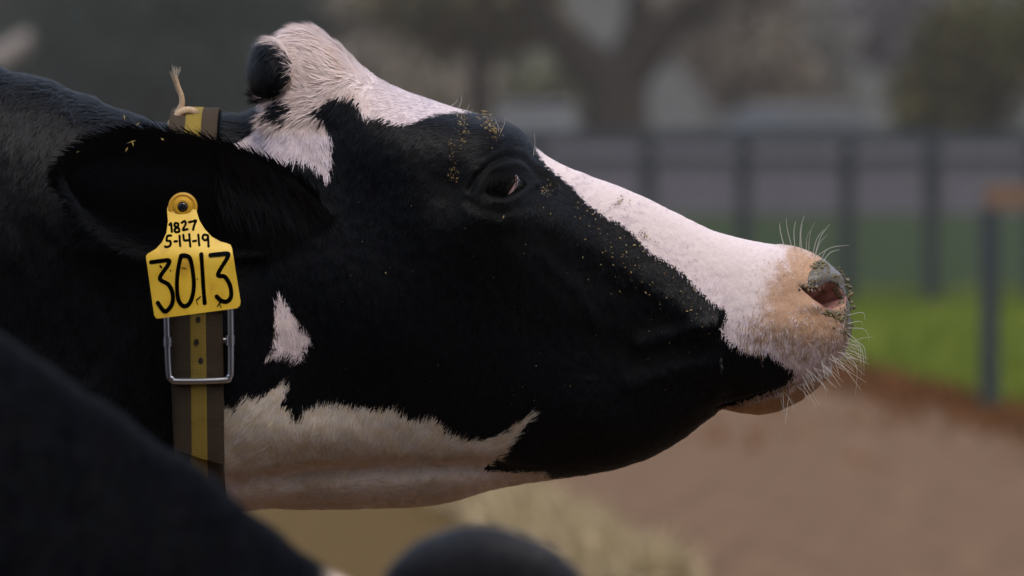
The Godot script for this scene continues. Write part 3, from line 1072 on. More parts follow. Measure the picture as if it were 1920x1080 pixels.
# ------------------------------------------------------------------ collar
func strap_mesh(path: Array, nor: Array, half: Array, thick: float, shift := 0.0) -> ArrayMesh:
	# a flat strap along path; half: half width along x; nor: outward normals; uv along the length
	var v := PackedVector3Array()
	var n := PackedVector3Array()
	var uv := PackedVector2Array()
	var idx := PackedInt32Array()
	var run := 0.0
	for k in path.size():
		var p: Vector3 = path[k]
		var nn: Vector3 = nor[k]
		if k > 0: run += p.distance_to(path[k - 1])
		var h: float = half[mini(k, half.size() - 1)]
		var across := Vector3(1, 0, 0)
		across = (across - nn * across.dot(nn)).normalized()
		var c := across * shift
		var e := thick * 0.35
		var ring := [[-h, 0.0, -1.0, -0.3], [-h, thick - e, -1.0, 0.4], [-h + e, thick, -0.3, 1.0], [h - e, thick, 0.3, 1.0], [h, thick - e, 1.0, 0.4], [h, 0.0, 1.0, -0.3]]
		for r in ring:
			v.append(p + c + across * r[0] + nn * r[1])
			n.append((across * r[2] + nn * r[3]).normalized())
			uv.append(Vector2((r[0] + h) / 0.01, run / 0.01))
	var m := 6
	for k in path.size() - 1:
		for s in m:
			var a := k * m + s
			var b := k * m + (s + 1) % m
			idx.append_array([a, b, a + m, b, b + m, a + m])
	for e in [0, (path.size() - 1) * m]:
		for s in range(1, m - 1): idx.append_array([e, e + s, e + s + 1])
	return arr_mesh(v, n, PackedColorArray(), idx, uv)

func build_collar() -> void:
	var o := thing("collar", "dark brown webbing neck collar with yellow stripe and steel buckle", "collar", on(372, 600))
	# the ring follows the neck: find the station nearest the collar
	var best := 0
	for i in head.nu:
		if absf(chart(head.p[i * head.nv + head.near / 2]).x - 368.0) < absf(chart(head.p[best * head.nv + head.near / 2]).x - 368.0): best = i
	var path := []
	var nor := []
	var nv := head.nv
	for j in range(0, nv + 1, 4):
		var k := best * nv + j % nv
		var th := PI * j / head.near if j <= head.near else PI + PI * (j - head.near) / (nv - head.near)
		var nn := head.n[k]
		nn.x = 0.0
		nn = nn.normalized()
		path.append(head.p[k] + nn * (0.006 + 0.010 * exp(-pow(sin(th / 2) * 3.0, 2.0))))
		nor.append(nn)
	var lift := []
	for k in path.size(): lift.append((path[k] as Vector3) + (nor[k] as Vector3) * 0.0022)
	put("webbing", strap_mesh(path, nor, [0.0225], 0.003), M.webbing, o)
	put("stripe", strap_mesh(lift, nor, [0.0075], 0.0013), M.stripe, o)
	# the loose end of the strap, buckled over the ring
	var tail := []
	var tn := []
	for y in range(560, 862, 12):
		var k := surf(374, y)
		var nn := head.n[k]
		nn.x = 0.0
		nn = nn.normalized()
		tail.append(P(373 + (y - 560) * 0.012, y, head.p[k].z) + nn * 0.0125)
		tn.append(nn)
	var halves := []
	for k in tail.size(): halves.append(0.0225)
	# slanted cut: the end rows shrink on the left
	put("strap_end", cut_strap(tail, tn, 0.0225, 0.003, 0.0), M.webbing, o)
	var tl := []
	for k in tail.size(): tl.append((tail[k] as Vector3) + (tn[k] as Vector3) * 0.0024)
	put("strap_stripe", cut_strap(tl, tn, 0.0072, 0.0012, 0.3), M.stripe, o)
	# buckle
	var fr := []
	var zb: float = (tail[4] as Vector3).z + 0.004
	var corners := [[318, 572], [430, 570], [432, 580], [433, 690], [430, 706], [420, 713], [334, 715], [322, 710], [316, 696], [312, 590], [314, 578], [318, 572]]
	for q in corners: fr.append(P(q[0], q[1], zb + 0.002))
	var T := Tube.new()
	T.add(spline(fr, 5), [0.0030], 12, Color.WHITE, true)
	var bk := put("buckle", T.mesh(), M.steel, o)
	var B2 := Tube.new()
	B2.add([P(312, 640, zb - 0.010), P(434, 638, zb - 0.010)], [0.0028], 10)
	for q in [[314, 641], [432, 638]]:
		B2.add([P(q[0], q[1] - 9, zb + 0.002), P(q[0], q[1] + 9, zb + 0.002)], [0.0042], 10)
	put("bar", B2.mesh(), M.steel, bk)
	for q in [[372, 599], [369, 641], [377, 676]]:
		var k := surf(q[0], q[1])
		var a := P(q[0], q[1], (tail[int((q[1] - 560) / 12.0)] as Vector3).z)
		var h := new_st()
		h.set_smooth_group(0)
		for s in 12:
			var t0 := TAU * s / 12
			var t1 := TAU * (s + 1) / 12
			for d in [Vector3.ZERO, Vector3(cos(t1) * 0.0022, sin(t1) * 0.0029, 0), Vector3(cos(t0) * 0.0022, sin(t0) * 0.0029, 0)]:
				h.add_vertex(a + d + Vector3(0, 0, 0.0042))
		put("hole", commit(h), M.hole, o)
	# frayed tie at the top
	var top: Vector3 = path[0]
	var z0 := 0.012
	var tie := thing("leather_tie", "frayed tan cord knotted on top of the collar", "cord", P(340, 215, z0))
	var C := Tube.new()
	C.add(spline([P(322, 236, z0 + .012), P(328, 224, z0 + .015), P(340, 211, z0 + .016), P(354, 207, z0 + .016), P(366, 211, z0 + .014), P(372, 220, z0 + .008)], 6), [.0045, .0052, .0055, .0055, .005, .0045, .0042, .004, .0042, .0045, .0045, .0044, .0042, .004], 10, Color.WHITE, true, 0.8)
	put("loop", C.mesh(), M.cord, tie)
	C = Tube.new()
	C.add(spline([P(330, 222, z0 + .008), P(336, 210, z0 + .010), P(341, 196, z0 + .010), P(340, 180, z0 + .009), P(334, 165, z0 + .008), P(330, 152, z0 + .008), P(327, 140, z0 + .008)], 6), [.0060, .0060, .0062, .0060, .0056, .005, .0046, .0042, .004, .0038, .0036, .0034, .0032, .003, .003, .003, .0028, .0028, .0028], 10, Color.WHITE, true, 0.7)
	put("cord_end", C.mesh(), M.cord, tie)
	var F := Tube.new()
	for q in 26:
		var a := P(328 + rng.randfn(0, 2.5), 148 + rng.randf() * 8, z0 + 0.008 + rng.randfn(0, 0.001))
		var b := a + Vector3(rng.randfn(-0.0008, 0.003), rng.randf_range(0.006, 0.016), rng.randfn(0, 0.002))
		F.add(spline([a, (a + b) / 2 + Vector3(rng.randfn(0, .001), 0, 0), b], 3), [0.0004, .0004, .00035, .0003, .00025, .0002, .0001], 4, Color.WHITE, false)
	for q in 12:
		var a := P(326 + rng.randf() * 46, 214 + rng.randfn(0, 3), z0 + .016)
		var b := a + Vector3(rng.randfn(0, 0.004), rng.randf_range(0.001, 0.007), 0.001)
		F.add([a, b], [0.0003, .0001], 4, Color.WHITE, false)
	var fr2 := put("fray", F.mesh(), M.fray, tie)
	fr2.set_meta("kind", "stuff")

func cut_strap(path: Array, nor: Array, half: float, thick: float, off: float) -> ArrayMesh:
	# like strap_mesh, but its end is cut on a slant: left edge shorter than the right
	var v := PackedVector3Array()
	var n := PackedVector3Array()
	var uv := PackedVector2Array()
	var idx := PackedInt32Array()
	var cnt := path.size()
	var cols := 7
	for k in cnt:
		for s in cols:
			var f := float(s) / (cols - 1) * 2.0 - 1.0
			var t := (cnt - 1) * (float(k) / (cnt - 1)) * (1.0 - 0.045 * (1.0 - f * (half / 0.0225)))
			var a := mini(int(t), cnt - 2)
			var p: Vector3 = (path[a] as Vector3).lerp(path[a + 1], t - a)
			var nn: Vector3 = nor[a]
			var edge := thick if absi(s - 3) < 3 else thick * 0.6
			v.append(p + Vector3(f * half, 0, 0) + nn * edge)
			n.append((nn + Vector3(f * 0.4 if absi(s - 3) == 3 else 0.0, 0, 0)).normalized())
			uv.append(Vector2((f + 1) * half / 0.01, t * 0.006 / 0.01))
	for k in cnt - 1:
		for s in cols - 1:
			var a := k * cols + s
			idx.append_array([a, a + 1, a + cols, a + 1, a + cols + 1, a + cols])
	# back and edges
	var m := v.size()
	for k in m:
		v.append(v[k] - (nor[mini(k / cols, cnt - 1)] as Vector3) * thick)
		n.append(-n[k])
		uv.append(uv[k])
	for k in cnt - 1:
		for s in [0, cols - 1]:
			var a: int = k * cols + s
			idx.append_array([a, a + cols, m + a, a + cols, m + a + cols, m + a])
	for s in cols - 1:
		var a := (cnt - 1) * cols + s
		idx.append_array([a, a + 1, m + a, a + 1, m + a + 1, m + a])
	return arr_mesh(v, n, PackedColorArray(), idx, uv)

# ------------------------------------------------------------------ feed stuck to the face
func build_crumbs() -> void:
	var v := PackedVector3Array()
	var c := PackedColorArray()
	var spots := []
	for q in [[868, 222, 10, 8, 2.6], [862, 236, 6, 6, 2.2], [870, 252, 7, 6, 2.2], [866, 268, 5, 6, 2.0], [845, 272, 4, 5, 1.8], [848, 290, 3, 4, 1.6], [906, 222, 10, 6, 2.8], [916, 234, 12, 7, 2.8], [920, 248, 12, 7, 2.8], [928, 256, 6, 5, 2.6], [940, 236, 4, 5, 2.2], [851, 330, 8, 7, 2.0], [852, 306, 2, 4, 1.6], [1022, 360, 8, 7, 1.8], [1030, 348, 4, 7, 1.5], [1158, 380, 5, 5, 2.2], [1208, 442, 8, 6, 2.2], [1245, 458, 6, 10, 1.2], [1130, 400, 6, 10, 1.4]]:
		for k in q[2] * 6:
			var off := Vector2.from_angle(rng.randf() * TAU) * float(q[3]) * 2.3 * pow(rng.randf(), 0.9)
			spots.append([q[0] + off.x, q[1] + off.y, q[4], 0])
	for k in 230:   # along the dark band of the face
		var t := rng.randf()
		spots.append([lerpf(1070, 1320, t) + rng.randfn(0, 26), lerpf(390, 600, t) + rng.randfn(0, 26), 1.0, 1])
	for k in 70:
		spots.append([rng.randf_range(640, 1250), rng.randf_range(380, 760), 0.8, 1])
	for k in 12:
		spots.append([rng.randf_range(860, 1000), rng.randf_range(220, 300), 1.0, 1])
	# the wet muck round the nose
	for k in 560:
		var f := rng.randf() * 5.99
		var line := [Vector2(1534, 496), Vector2(1556, 502), Vector2(1576, 518), Vector2(1586, 545), Vector2(1590, 575), Vector2(1590, 605), Vector2(1588, 632)]
		var p := (line[int(f)] as Vector2).lerp(line[int(f) + 1], f - int(f))
		spots.append([p.x + rng.randfn(-4, 7), p.y + rng.randfn(0, 5), 2.0, 2])
	for k in 220:
		var t := rng.randf()
		spots.append([lerpf(1545, 1586, t) + rng.randfn(0, 3), lerpf(582, 598, t) + rng.randfn(0, 4), 2.4, 2])
	for k in 130:
		var t := rng.randf()
		spots.append([lerpf(1502, 1545, t) + rng.randfn(0, 3), lerpf(540, 546, t) + rng.randfn(0, 3), 1.9, 3])
	for k in 24:
		spots.append([1572 + rng.randfn(0, 6), 544 + rng.randfn(0, 5), 2.4, 3])
	for k in 26:
		spots.append([rng.randf_range(1400, 1480), lerpf(770, 752, rng.randf()), 0.9, 3])
	for s in spots:
		var k := surf(s[0], s[1])
		if k < 0: continue
		var nn := head.n[k]
		var size: float = s[2] * 0.001 * (0.35 + 1.5 * pow(rng.randf(), 2.5)) * (0.55 if s[3] == 0 else 1.45 if s[3] >= 2 else 1.0)
		var out := 0.0005 if s[3] >= 2 else 0.0028
		if s[0] < 1000.0 and s[3] < 2: out = 0.0035
		var at := P(s[0], s[1], head.p[k].z)
		at += nn * out
		var t1 := nn.cross(Vector3(rng.randfn(0, 1), rng.randfn(0, 1), rng.randfn(0, 1))).normalized()
		var t2 := nn.cross(t1)
		var long := rng.randf_range(1.0, 2.4) if s[3] == 1 else rng.randf_range(0.8, 1.5)
		var col: Color
		match int(s[3]):
			2: col = Color(0.15, 0.115, 0.04).lerp(Color(0.065, 0.055, 0.020), rng.randf())
			4: col = Color(0.10, 0.10, 0.105)
			3: col = Color(0.06, 0.042, 0.018).lerp(Color(0.09, 0.07, 0.025), rng.randf())
			1: col = Color(0.34, 0.27, 0.09).lerp(Color(0.18, 0.09, 0.03), rng.randf())
			_: col = Color(0.20, 0.16, 0.035).lerp(Color(0.16, 0.075, 0.02), rng.randf())
		if rng.randf() < 0.07 and s[3] < 2: col = Color(0.36, 0.32, 0.20)
		lump(v, c, at, t1 * size * 0.5 * long, t2 * size * 0.42, nn * size * (0.27 if s[3] >= 2 else 0.34), col)
	# a few stalks on the ear
	for q in [[240, 268, 258, 262], [246, 262, 252, 278], [235, 285, 240, 276], [300, 258, 308, 264], [140, 288, 150, 284], [118, 300, 120, 304], [232, 215, 234, 226], [255, 236, 262, 230]]:
		var z := 0.152
		var a := P(q[0], q[1], z)
		var b := P(q[2], q[3], z)
		var d := (b - a) / 2
		lump(v, c, (a + b) / 2, d, Vector3(-d.y, d.x, 0).normalized() * 0.0007, Vector3(0, 0, 0.0006), Color(0.30, 0.22, 0.05))
	var st := new_st()
	for k in v.size():
		st.set_smooth_group(-1)
		st.set_color(c[k])
		st.add_vertex(v[k])
	var o := put("feed_crumbs", commit(st), M.crumb)
	tag(o, "crumbs of chewed feed stuck to the cow's face and wet nose", "feed crumbs", "", "stuff")

func lump(v: PackedVector3Array, c: PackedColorArray, at: Vector3, x: Vector3, y: Vector3, z: Vector3, col: Color) -> void:
	var q := []
	for d in [x, y, -x, -y, z, -z]: q.append(at + d * rng.randf_range(0.7, 1.25) + (x + y) * rng.randfn(0, 0.12))
	for f in [[0, 4, 1], [1, 4, 2], [2, 4, 3], [3, 4, 0], [0, 1, 5], [1, 2, 5], [2, 3, 5], [3, 0, 5]]:
		var w := rng.randf_range(0.85, 1.15)
		for k in f:
			v.append(q[k])
			c.append(col * w)

# ------------------------------------------------------------------ the cow in front
func build_front_cow() -> void:
	var z := 1.33
	var st := [
		[-3400, 400, -3400, 800, 10, 20, 25, 20, 10],
		[-3300, 200, -3300, 2000, 150, 250, 270, 230, 110],
		[-2500, 120, -2500, 2700, 200, 330, 380, 330, 170],
		[-1500, 150, -1500, 2800, 190, 330, 390, 350, 180],
		[-800, 250, -900, 2700, 120, 220, 270, 260, 150],
		[-300, 440, -450, 2500, 80, 150, 185, 180, 110],
		[0, 630, -150, 2350, 60, 115, 140, 140, 90],
		[150, 728, 20, 2250, 54, 102, 125, 125, 80],
		[300, 832, 180, 2180, 50, 92, 112, 112, 72],
		[400, 900, 300, 2140, 48, 88, 106, 104, 66],
		[500, 984, 420, 2110, 48, 86, 102, 100, 62],
		[600, 1064, 540, 2100, 50, 86, 100, 96, 58],
		[650, 1092, 640, 2110, 56, 88, 98, 90, 54],
		[720, 1110, 740, 2130, 62, 92, 96, 86, 50],
		[840, 1180, 860, 2180, 72, 102, 94, 80, 46],
		[1000, 1330, 1000, 2240, 60, 92, 86, 72, 42],
		[1200, 1560, 1140, 2320, 36, 60, 70, 62, 36],
		[1400, 1780, 1280, 2420, 30, 50, 60, 52, 30],
		[1540, 1910, 1380, 2490, 34, 56, 64, 54, 30],
		[1640, 2040, 1480, 2480, 32, 52, 60, 50, 28],
		[1680, 2160, 1590, 2400, 20, 34, 38, 32, 18],
		[1690, 2270, 1680, 2300, 1, 1.5, 2, 1.5, 1]]
	var steps := []
	for k in st.size() - 1: steps.append(60.0 if st[k][0] < -400 else 14.0)
	var L := loft(st, steps, 90, 60, z)
	var v := L.p
	var n := L.n
	var c := PackedColorArray()
	for k in v.size():
		var q := v[k]
		var k2 := S * (D - z) / D
		var u := 960.0 + q.x / k2
		var w := HZ - (q.y - EYE) / k2
		var white := u > 600 and u < 720 and w < 1150 + 30 * noise.get_noise_2d(u, w) and q.z > z - 0.05 and u + w * 0.4 < 1160
		c.append(Color(0.42, 0.36, 0.26) if white else Color(0.006, 0.0064, 0.007))
		if u > -400 and u < 900:
			v[k] += n[k] * (0.003 * noise.get_noise_2d(u * 0.35, w * 0.18 + 500.0))
	L.p = v
	L.normals()
	n = L.n
	var idx := L.index()
	var legs := Tube.new()
	for s in [-1.0, 1.0]:
		legs.add(spline([Vector3(-0.62, 0.75, z + s * 0.16), Vector3(-0.61, 0.55, z + s * 0.16), Vector3(-0.60, 0.40, z + s * 0.16), Vector3(-0.61, 0.22, z + s * 0.16), Vector3(-0.60, 0.09, z + s * 0.16), Vector3(-0.575, 0, z + s * 0.16)], 5), [0.10, 0.10, .095, .09, .085, .08, .075, .07, .065, .062, .06, .058, .055, .05, .045, .042, .04, .04, .042, .045, .05, .052, .05, .055, .06, .065], 12, Color(0.009, 0.009, 0.01))
		legs.add(spline([Vector3(-1.34, 0.9, z + s * 0.17), Vector3(-1.26, 0.66, z + s * 0.17), Vector3(-1.37, 0.46, z + s * 0.17), Vector3(-1.35, 0.24, z + s * 0.17), Vector3(-1.33, 0.09, z + s * 0.17), Vector3(-1.29, 0, z + s * 0.17)], 5), [0.16, 0.15, .14, .13, .12, .11, .10, .09, .08, .07, .06, .058, .055, .05, .045, .042, .04, .04, .042, .045, .05, .052, .05, .055, .06, .065], 12, Color(0.009, 0.009, 0.01))
	var base := v.size()
	v.append_array(legs.v)
	n.append_array(legs.n)
	c.append_array(legs.c)
	for k in legs.i: idx.append(base + k)
	var cow := thing("cow", "blurred black cow in the left foreground with its head lowered", "cow", Vector3(-0.9, 0, z))
	put("body", arr_mesh(v, n, c, idx), M.coat_front, cow)
	var H := Hair.new()
	for i in L.nu - 1:
		for j in L.nv:
			var a := i * L.nv + j
			var q := v[a]
			var k2 := S * (D - z) / D
			var u := 960.0 + q.x / k2
			if u < -150 or u > 900 or n[a].z < -0.5: continue
			var b := i * L.nv + (j + 1) % L.nv
			var area := (v[b] - q).cross(v[a + L.nv] - q).length() * 1e6
			var m := int(area * 0.16 + rng.randf())
			for h in m:
				var p := q + (v[b] - q) * rng.randf() + (v[a + L.nv] - q) * rng.randf()
				var d := Vector3(-0.25 + rng.randfn(0, 0.25), -0.9, 0)
				if c[a].r > 0.1: d = Vector3(0.6, 0.5 + rng.randfn(0, 0.3), 0)
				d = (d - n[a] * d.dot(n[a])).normalized()
				H.add(p, n[a], d, rng.randf_range(0.008, 0.014), 0.0012, 0.25, 0.3, hair_color(1 if c[a].r > 0.1 else 0, rng.randf(), rng.randf()) * (Color(0.95, 0.88, 0.68) if c[a].r > 0.1 else Color(0.7, 0.74, 0.8)))
	var hh := put("coat", H.mesh(), M.coat_front, cow)
	hh.set_meta("kind", "stuff")
	# its ear, pointing to the right
	var E := Tube.new()
	var zz := z + 0.06
	var ring := []
	var er := []
	for k in 36:
		var f := k / 35.0
		er.append(0.0205 * pow(clampf(f / 0.42, 0, 1), 0.55) * pow(clampf((1.0 - f) / 0.25, 0.02, 1), 0.5) * (1.0 + 0.05 * noise.get_noise_1d(k * 9.0)))
	E.add(spline([P(712, 1120, zz), P(756, 1084, zz + .01), P(808, 1060, zz + .02), P(880, 1052, zz + .03), P(948, 1062, zz + .035), P(1006, 1092, zz + .035), P(1052, 1140, zz + .03), P(1080, 1190, zz + .02)], 5), er, 28, Color(0.016, 0.0165, 0.0195), true, 0.7)
	var EH := Hair.new()
	for q in 9000:
		var k := rng.randi_range(0, 34 * 28)
		var en := E.n[k]
		var dd := Vector3(0.8, -0.25 + rng.randfn(0, 0.25), 0.1)
		dd = (dd - en * dd.dot(en)).normalized()
		EH.add(E.v[k] + (E.v[k + 28] - E.v[k]) * rng.randf() + (E.v[k + 1] - E.v[k]) * rng.randf() * float(k % 28 != 27), en, dd, rng.randf_range(0.006, 0.011), 0.0010, 0.25, 0.25, Color(0.034, 0.036, 0.043) * rng.randf_range(0.6, 1.1))
	var eo := put("ear", E.mesh(), M.short_hair, cow)
	put("ear_hair", EH.mesh(), M.hair, eo).set_meta("kind", "stuff")

# ------------------------------------------------------------------ surroundings
func sheet(pts: Array, y: float, m: Material, called: String) -> void:
	var q := PackedVector2Array()
	for p in pts: q.append(Vector2(p.x, p.z))
	var t := Geometry2D.triangulate_polygon(q)
	var st := new_st()
	st.set_normal(Vector3.UP)
	for k in range(0, t.size(), 3):
		var a := q[t[k]]
		var b := q[t[k + 1]]
		var c := q[t[k + 2]]
		if (b - a).cross(c - a) < 0:
			var s := b
			b = c
			c = s
		for p in [a, b, c]: st.add_vertex(Vector3(p.x, y, p.y))
	var o := put(called, st.commit(), m)
	o.set_meta("kind", "structure")

func scatter(mesh: Mesh, xf: Array, cols: Array, m: Material, called: String, parent: Node = null) -> MultiMeshInstance3D:
	var mm := MultiMesh.new()
	mm.transform_format = MultiMesh.TRANSFORM_3D
	mm.use_colors = true
	mm.mesh = mesh
	mm.instance_count = xf.size()
	for k in xf.size():
		mm.set_instance_transform(k, xf[k])
		mm.set_instance_color(k, cols[k])
	var o := MultiMeshInstance3D.new()
	o.multimesh = mm
	o.material_override = m
	o.name = numbered(called) if parent == null else called
	(self if parent == null else parent).add_child(o, true)
	o.set_meta("kind", "stuff")
	return o

func blade_mesh(w: float, h: float) -> ArrayMesh:
	var st := new_st()
	for p in [Vector3(-w, 0, 0), Vector3(0, h, h * 0.25), Vector3(w, 0, 0), Vector3(-w * .3, 0, w), Vector3(h * 0.2, h * 0.8, 0), Vector3(w * .5, 0, -w)]: st.add_vertex(p)
	return commit(st)

func leaf_mesh() -> ArrayMesh:
	# a small sprig: five leaf shaped faces
	var st := new_st()
	for k in 5:
		var q := Basis(Vector3(0.3, 1, 0.2).normalized(), k * 1.3) * Basis(Vector3.RIGHT, 0.5 + 0.35 * k)
		var o := q * Vector3(0, 0.25, 0)
		for p in [Vector3(0, 0, 0), Vector3(-0.22, 0.4, 0.05), Vector3(0, 0.9, 0), Vector3(0, 0, 0), Vector3(0, 0.9, 0), Vector3(0.22, 0.4, 0.05)]:
			st.add_vertex(o + q * p)
	return commit(st)

func tree(called: String, label: String, group: String, at: Vector3, trunk: Array, limbs: Array, crown: Array, leaf_size: float, col_a: Color, col_b: Color, count: int, bark: Material) -> Node3D:
	# trunk: [points, radii]; crown: list of [centre, radius]
	var o := thing(called, label, "tree", at, group)
	var T := Tube.new()
	T.add(spline(trunk[0], 5), trunk[1], 12)
	put("trunk", T.mesh(), bark, o)
	for l in limbs:
		var L := Tube.new()
		L.add(spline(l[0], 5), l[1], 10)
		put("limb", L.mesh(), bark, o)
	if count > 0:
		var xf := []
		var cols := []
		for k in count:
			var b: Array = crown[rng.randi() % crown.size()]
			var d := Vector3(rng.randfn(0, 1), rng.randfn(0, 1), rng.randfn(0, 1)).normalized()
			var r: float = b[1] * pow(rng.randf(), 0.4)
			var p: Vector3 = (b[0] as Vector3) + d * r * Vector3(1, 0.8, 1)
			var q := Basis(Vector3(rng.randfn(0, 1), rng.randfn(0, 1), rng.randfn(0, 1)).normalized(), rng.randf() * TAU).scaled(Vector3.ONE * leaf_size * rng.randf_range(0.6, 1.4))
			xf.append(Transform3D(q, p - at))
			cols.append(col_a.lerp(col_b, rng.randf()))
		scatter(M.sprig, xf, cols, M.leaf, "crown", o)
	return o

func build_ground() -> void:
	var big := [Vector3(-900, 0, -900), Vector3(900, 0, -900), Vector3(900, 0, 40), Vector3(-900, 0, 40)]
	sheet(big, 0.0, M.dirt, "ground")
	# grass beyond the path
	var g0 := G(1925, 778)
	var g1 := G(1600, 692)
	var dir := (g1 - g0)
	var far := g0 + dir * 11.0
	var near := g0 - dir * 1.6
	sheet([near, g0, g1, far, Vector3(60, 0, far.z), Vector3(60, 0, near.z)], 0.006, M.lawn, "lawn")
	sheet([Vector3(-30, 0, -30.0), Vector3(60, 0, -30.0), Vector3(60, 0, -70.0), Vector3(-30, 0, -70.0)], 0.012, M.meadow, "meadow")
	# blades
	var xf := []
	var cols := []
	for k in 26000:
		var t := rng.randf()
		var d := lerpf(19.0, 34.0, t * t)
		var z := D - d
		var xe := g0.x + dir.x * ((z - g0.z) / dir.z)
		var x := xe + rng.randf() * (3.8 + d * 0.06)
		if rng.randf() < 0.04: x -= rng.randf() * 0.3
		xf.append(Transform3D(Basis(Vector3.UP, rng.randf() * TAU).scaled(Vector3.ONE * rng.randf_range(0.6, 1.5)), Vector3(x, 0.004, z)))
		cols.append(Color(0.09, 0.135, 0.014).lerp(Color(0.17, 0.195, 0.030), rng.randf()))
	var gr := scatter(blade_mesh(0.008, 0.07), xf, cols, M.leaf, "grass")
	tag(gr, "short bright green grass growing beside the dirt path", "grass")
	# fallen leaves along the edge of the path
	xf = []
	cols = []
	for k in 2600:
		var t := rng.randf_range(-0.9, 1.6)
		var p := g0 + dir * t + Vector3(-absf(rng.randfn(0, 0.30)) + 0.10, 0, 0)
		if rng.randf() < 0.03: p.x -= rng.randf() * 1.8
		xf.append(Transform3D(Basis(Vector3.UP, rng.randf() * TAU) * Basis(Vector3.RIGHT, -1.2 + rng.randfn(0, 0.3)) * Basis.from_scale(Vector3.ONE * rng.randf_range(0.03, 0.06)), p + Vector3(0, 0.012, 0)))
		cols.append(Color(0.17, 0.065, 0.018).lerp(Color(0.09, 0.045, 0.022), rng.randf()))
	var lf := scatter(M.sprig, xf, cols, M.leaf, "fallen_leaves")
	tag(lf, "orange brown fallen leaves lying along the path edge", "fallen leaves")
	# straw bedding under and behind the cow, and a windrow of hay at its edge
	var h0 := G(850, 935)
	var h1 := G(1150, 1090)
	var hd := h1 - h0
	sheet([h0 - hd * 3.0, h0, h1, h1 + hd * 1.5, Vector3(-9, 0, h1.z + hd.z * 1.5), Vector3(-9, 0, h0.z - hd.z * 3.0)], 0.004, M.straw, "straw_floor")
	xf = []
	cols = []
	for k in 6000:
		var t := rng.randf_range(-0.3, 1.25)
		var across := rng.randfn(0, 0.06)
		var p := h0 + hd * t + Vector3(across + 0.06 * noise.get_noise_1d(t * 300.0), 0, 0)
		p.y = 0.10 * exp(-across * across / 0.02) * rng.randf() + 0.008
		xf.append(Transform3D(Basis(Vector3(rng.randfn(0, 1), rng.randfn(0, 1), rng.randfn(0, 1)).normalized(), rng.randf() * TAU).scaled(Vector3.ONE * rng.randf_range(0.7, 1.5)), p))
		cols.append(Color(0.46, 0.36, 0.23).lerp(Color(0.28, 0.24, 0.09), rng.randf() * rng.randf()))
	var hy := scatter(blade_mesh(0.006, 0.10), xf, cols, M.leaf, "hay")
	tag(hy, "pale loose hay strewn in a line on the ground", "hay")

func build_fences() -> void:
	# far paddock fence: dark steel posts, two rails and wire mesh
	var d := 31.0
	var o := thing("paddock_fence", "dark steel fence with rails and wire mesh across the grass", "fence", B(1500, 580, d))
	for px in [1010, 1215, 1395, 1590, 1746, 1940, 2080]:
		var st := new_st()
		var b := B(px, 580, d)
		box(Vector3(0.10, 1.30, 0.08), Vector3(b.x, 0.65, b.z), st, 0.012)
		put("post", commit(st), M.fence, o)
	for r in [[258, 0.11, "fence"], [304, 0.10, "rail"]]:
		var a := B(900, r[0], d)
		var b := B(2100, r[0], d)
		var st := new_st()
		box(Vector3(b.x - a.x, r[1], 0.045), Vector3((a.x + b.x) / 2, a.y, a.z + 0.066), st)
		put("rail", commit(st), M[r[2]], o)
	var T := Tube.new()
	var x0 := B(900, 580, d).x
	var x1 := B(2100, 580, d).x
	var x := x0
	while x < x1:
		T.add([Vector3(x, 0.05, D - d + 0.045), Vector3(x, 1.0, D - d + 0.045)], [0.0055], 4, Color.WHITE, false)
		x += 0.05
	for q in 10:
		T.add([Vector3(x0, 0.08 + q * 0.1, D - d + 0.05), Vector3(x1, 0.08 + q * 0.1, D - d + 0.05)], [0.004], 4, Color.WHITE, false)
	var w := put("wire_mesh", T.mesh(), M.fence, o)
	w.set_meta("kind", "stuff")
	# near corner of the fence: one post with a timber rail on top
	var g := G(1856, 776)
	var e := thing("gate_post", "dark steel post standing at the path edge on the right", "post", g)
	var st2 := new_st()
	box(Vector3(0.085, 0.97, 0.085), Vector3(g.x, 0.485, g.z), st2, 0.01)
	put("shaft", commit(st2), M.fence_dark, e)
	st2 = new_st()
	box(Vector3(0.13, 0.02, 0.13), Vector3(g.x, 0.01, g.z), st2)
	put("foot_plate", commit(st2), M.fence_dark, e)
	var tr := thing("timber_rail", "weathered brown timber rail resting on the dark post", "rail", B(1890, 362, D - g.z))
	st2 = new_st()
	box(Vector3(1.24, 0.11, 0.07), Vector3(g.x + 0.60, 0.97 + 0.056, g.z), st2)
	put("plank", commit(st2), M.timber, tr)
	var g2 := Vector3(g.x + 1.15, 0, g.z)
	var e2 := thing("gate_post", "second dark steel post beyond the right edge under the timber rail", "post", g2)
	st2 = new_st()
	box(Vector3(0.085, 0.97, 0.085), Vector3(g2.x, 0.485, g2.z), st2, 0.01)
	put("shaft", commit(st2), M.fence_dark, e2)
	# low wall behind the lawn
	var wl := thing("low_wall", "long low grey concrete wall behind the paddock fence", "wall", Vector3(4, 0, D - 60.0))
	var xx := -14.0
	while xx < 26.0:
		var s3 := new_st()
		box(Vector3(1.985, 1.03, 0.2), Vector3(xx + 1.0, 0.515, D - 60.0), s3, 0.01)
		put("panel", commit(s3), M.wall, wl)
		xx += 2.0
	var s4 := new_st()
	box(Vector3(40.2, 0.07, 0.26), Vector3(6, 1.066, D - 60.0), s4)
	put("coping", commit(s4), M.wall, wl)

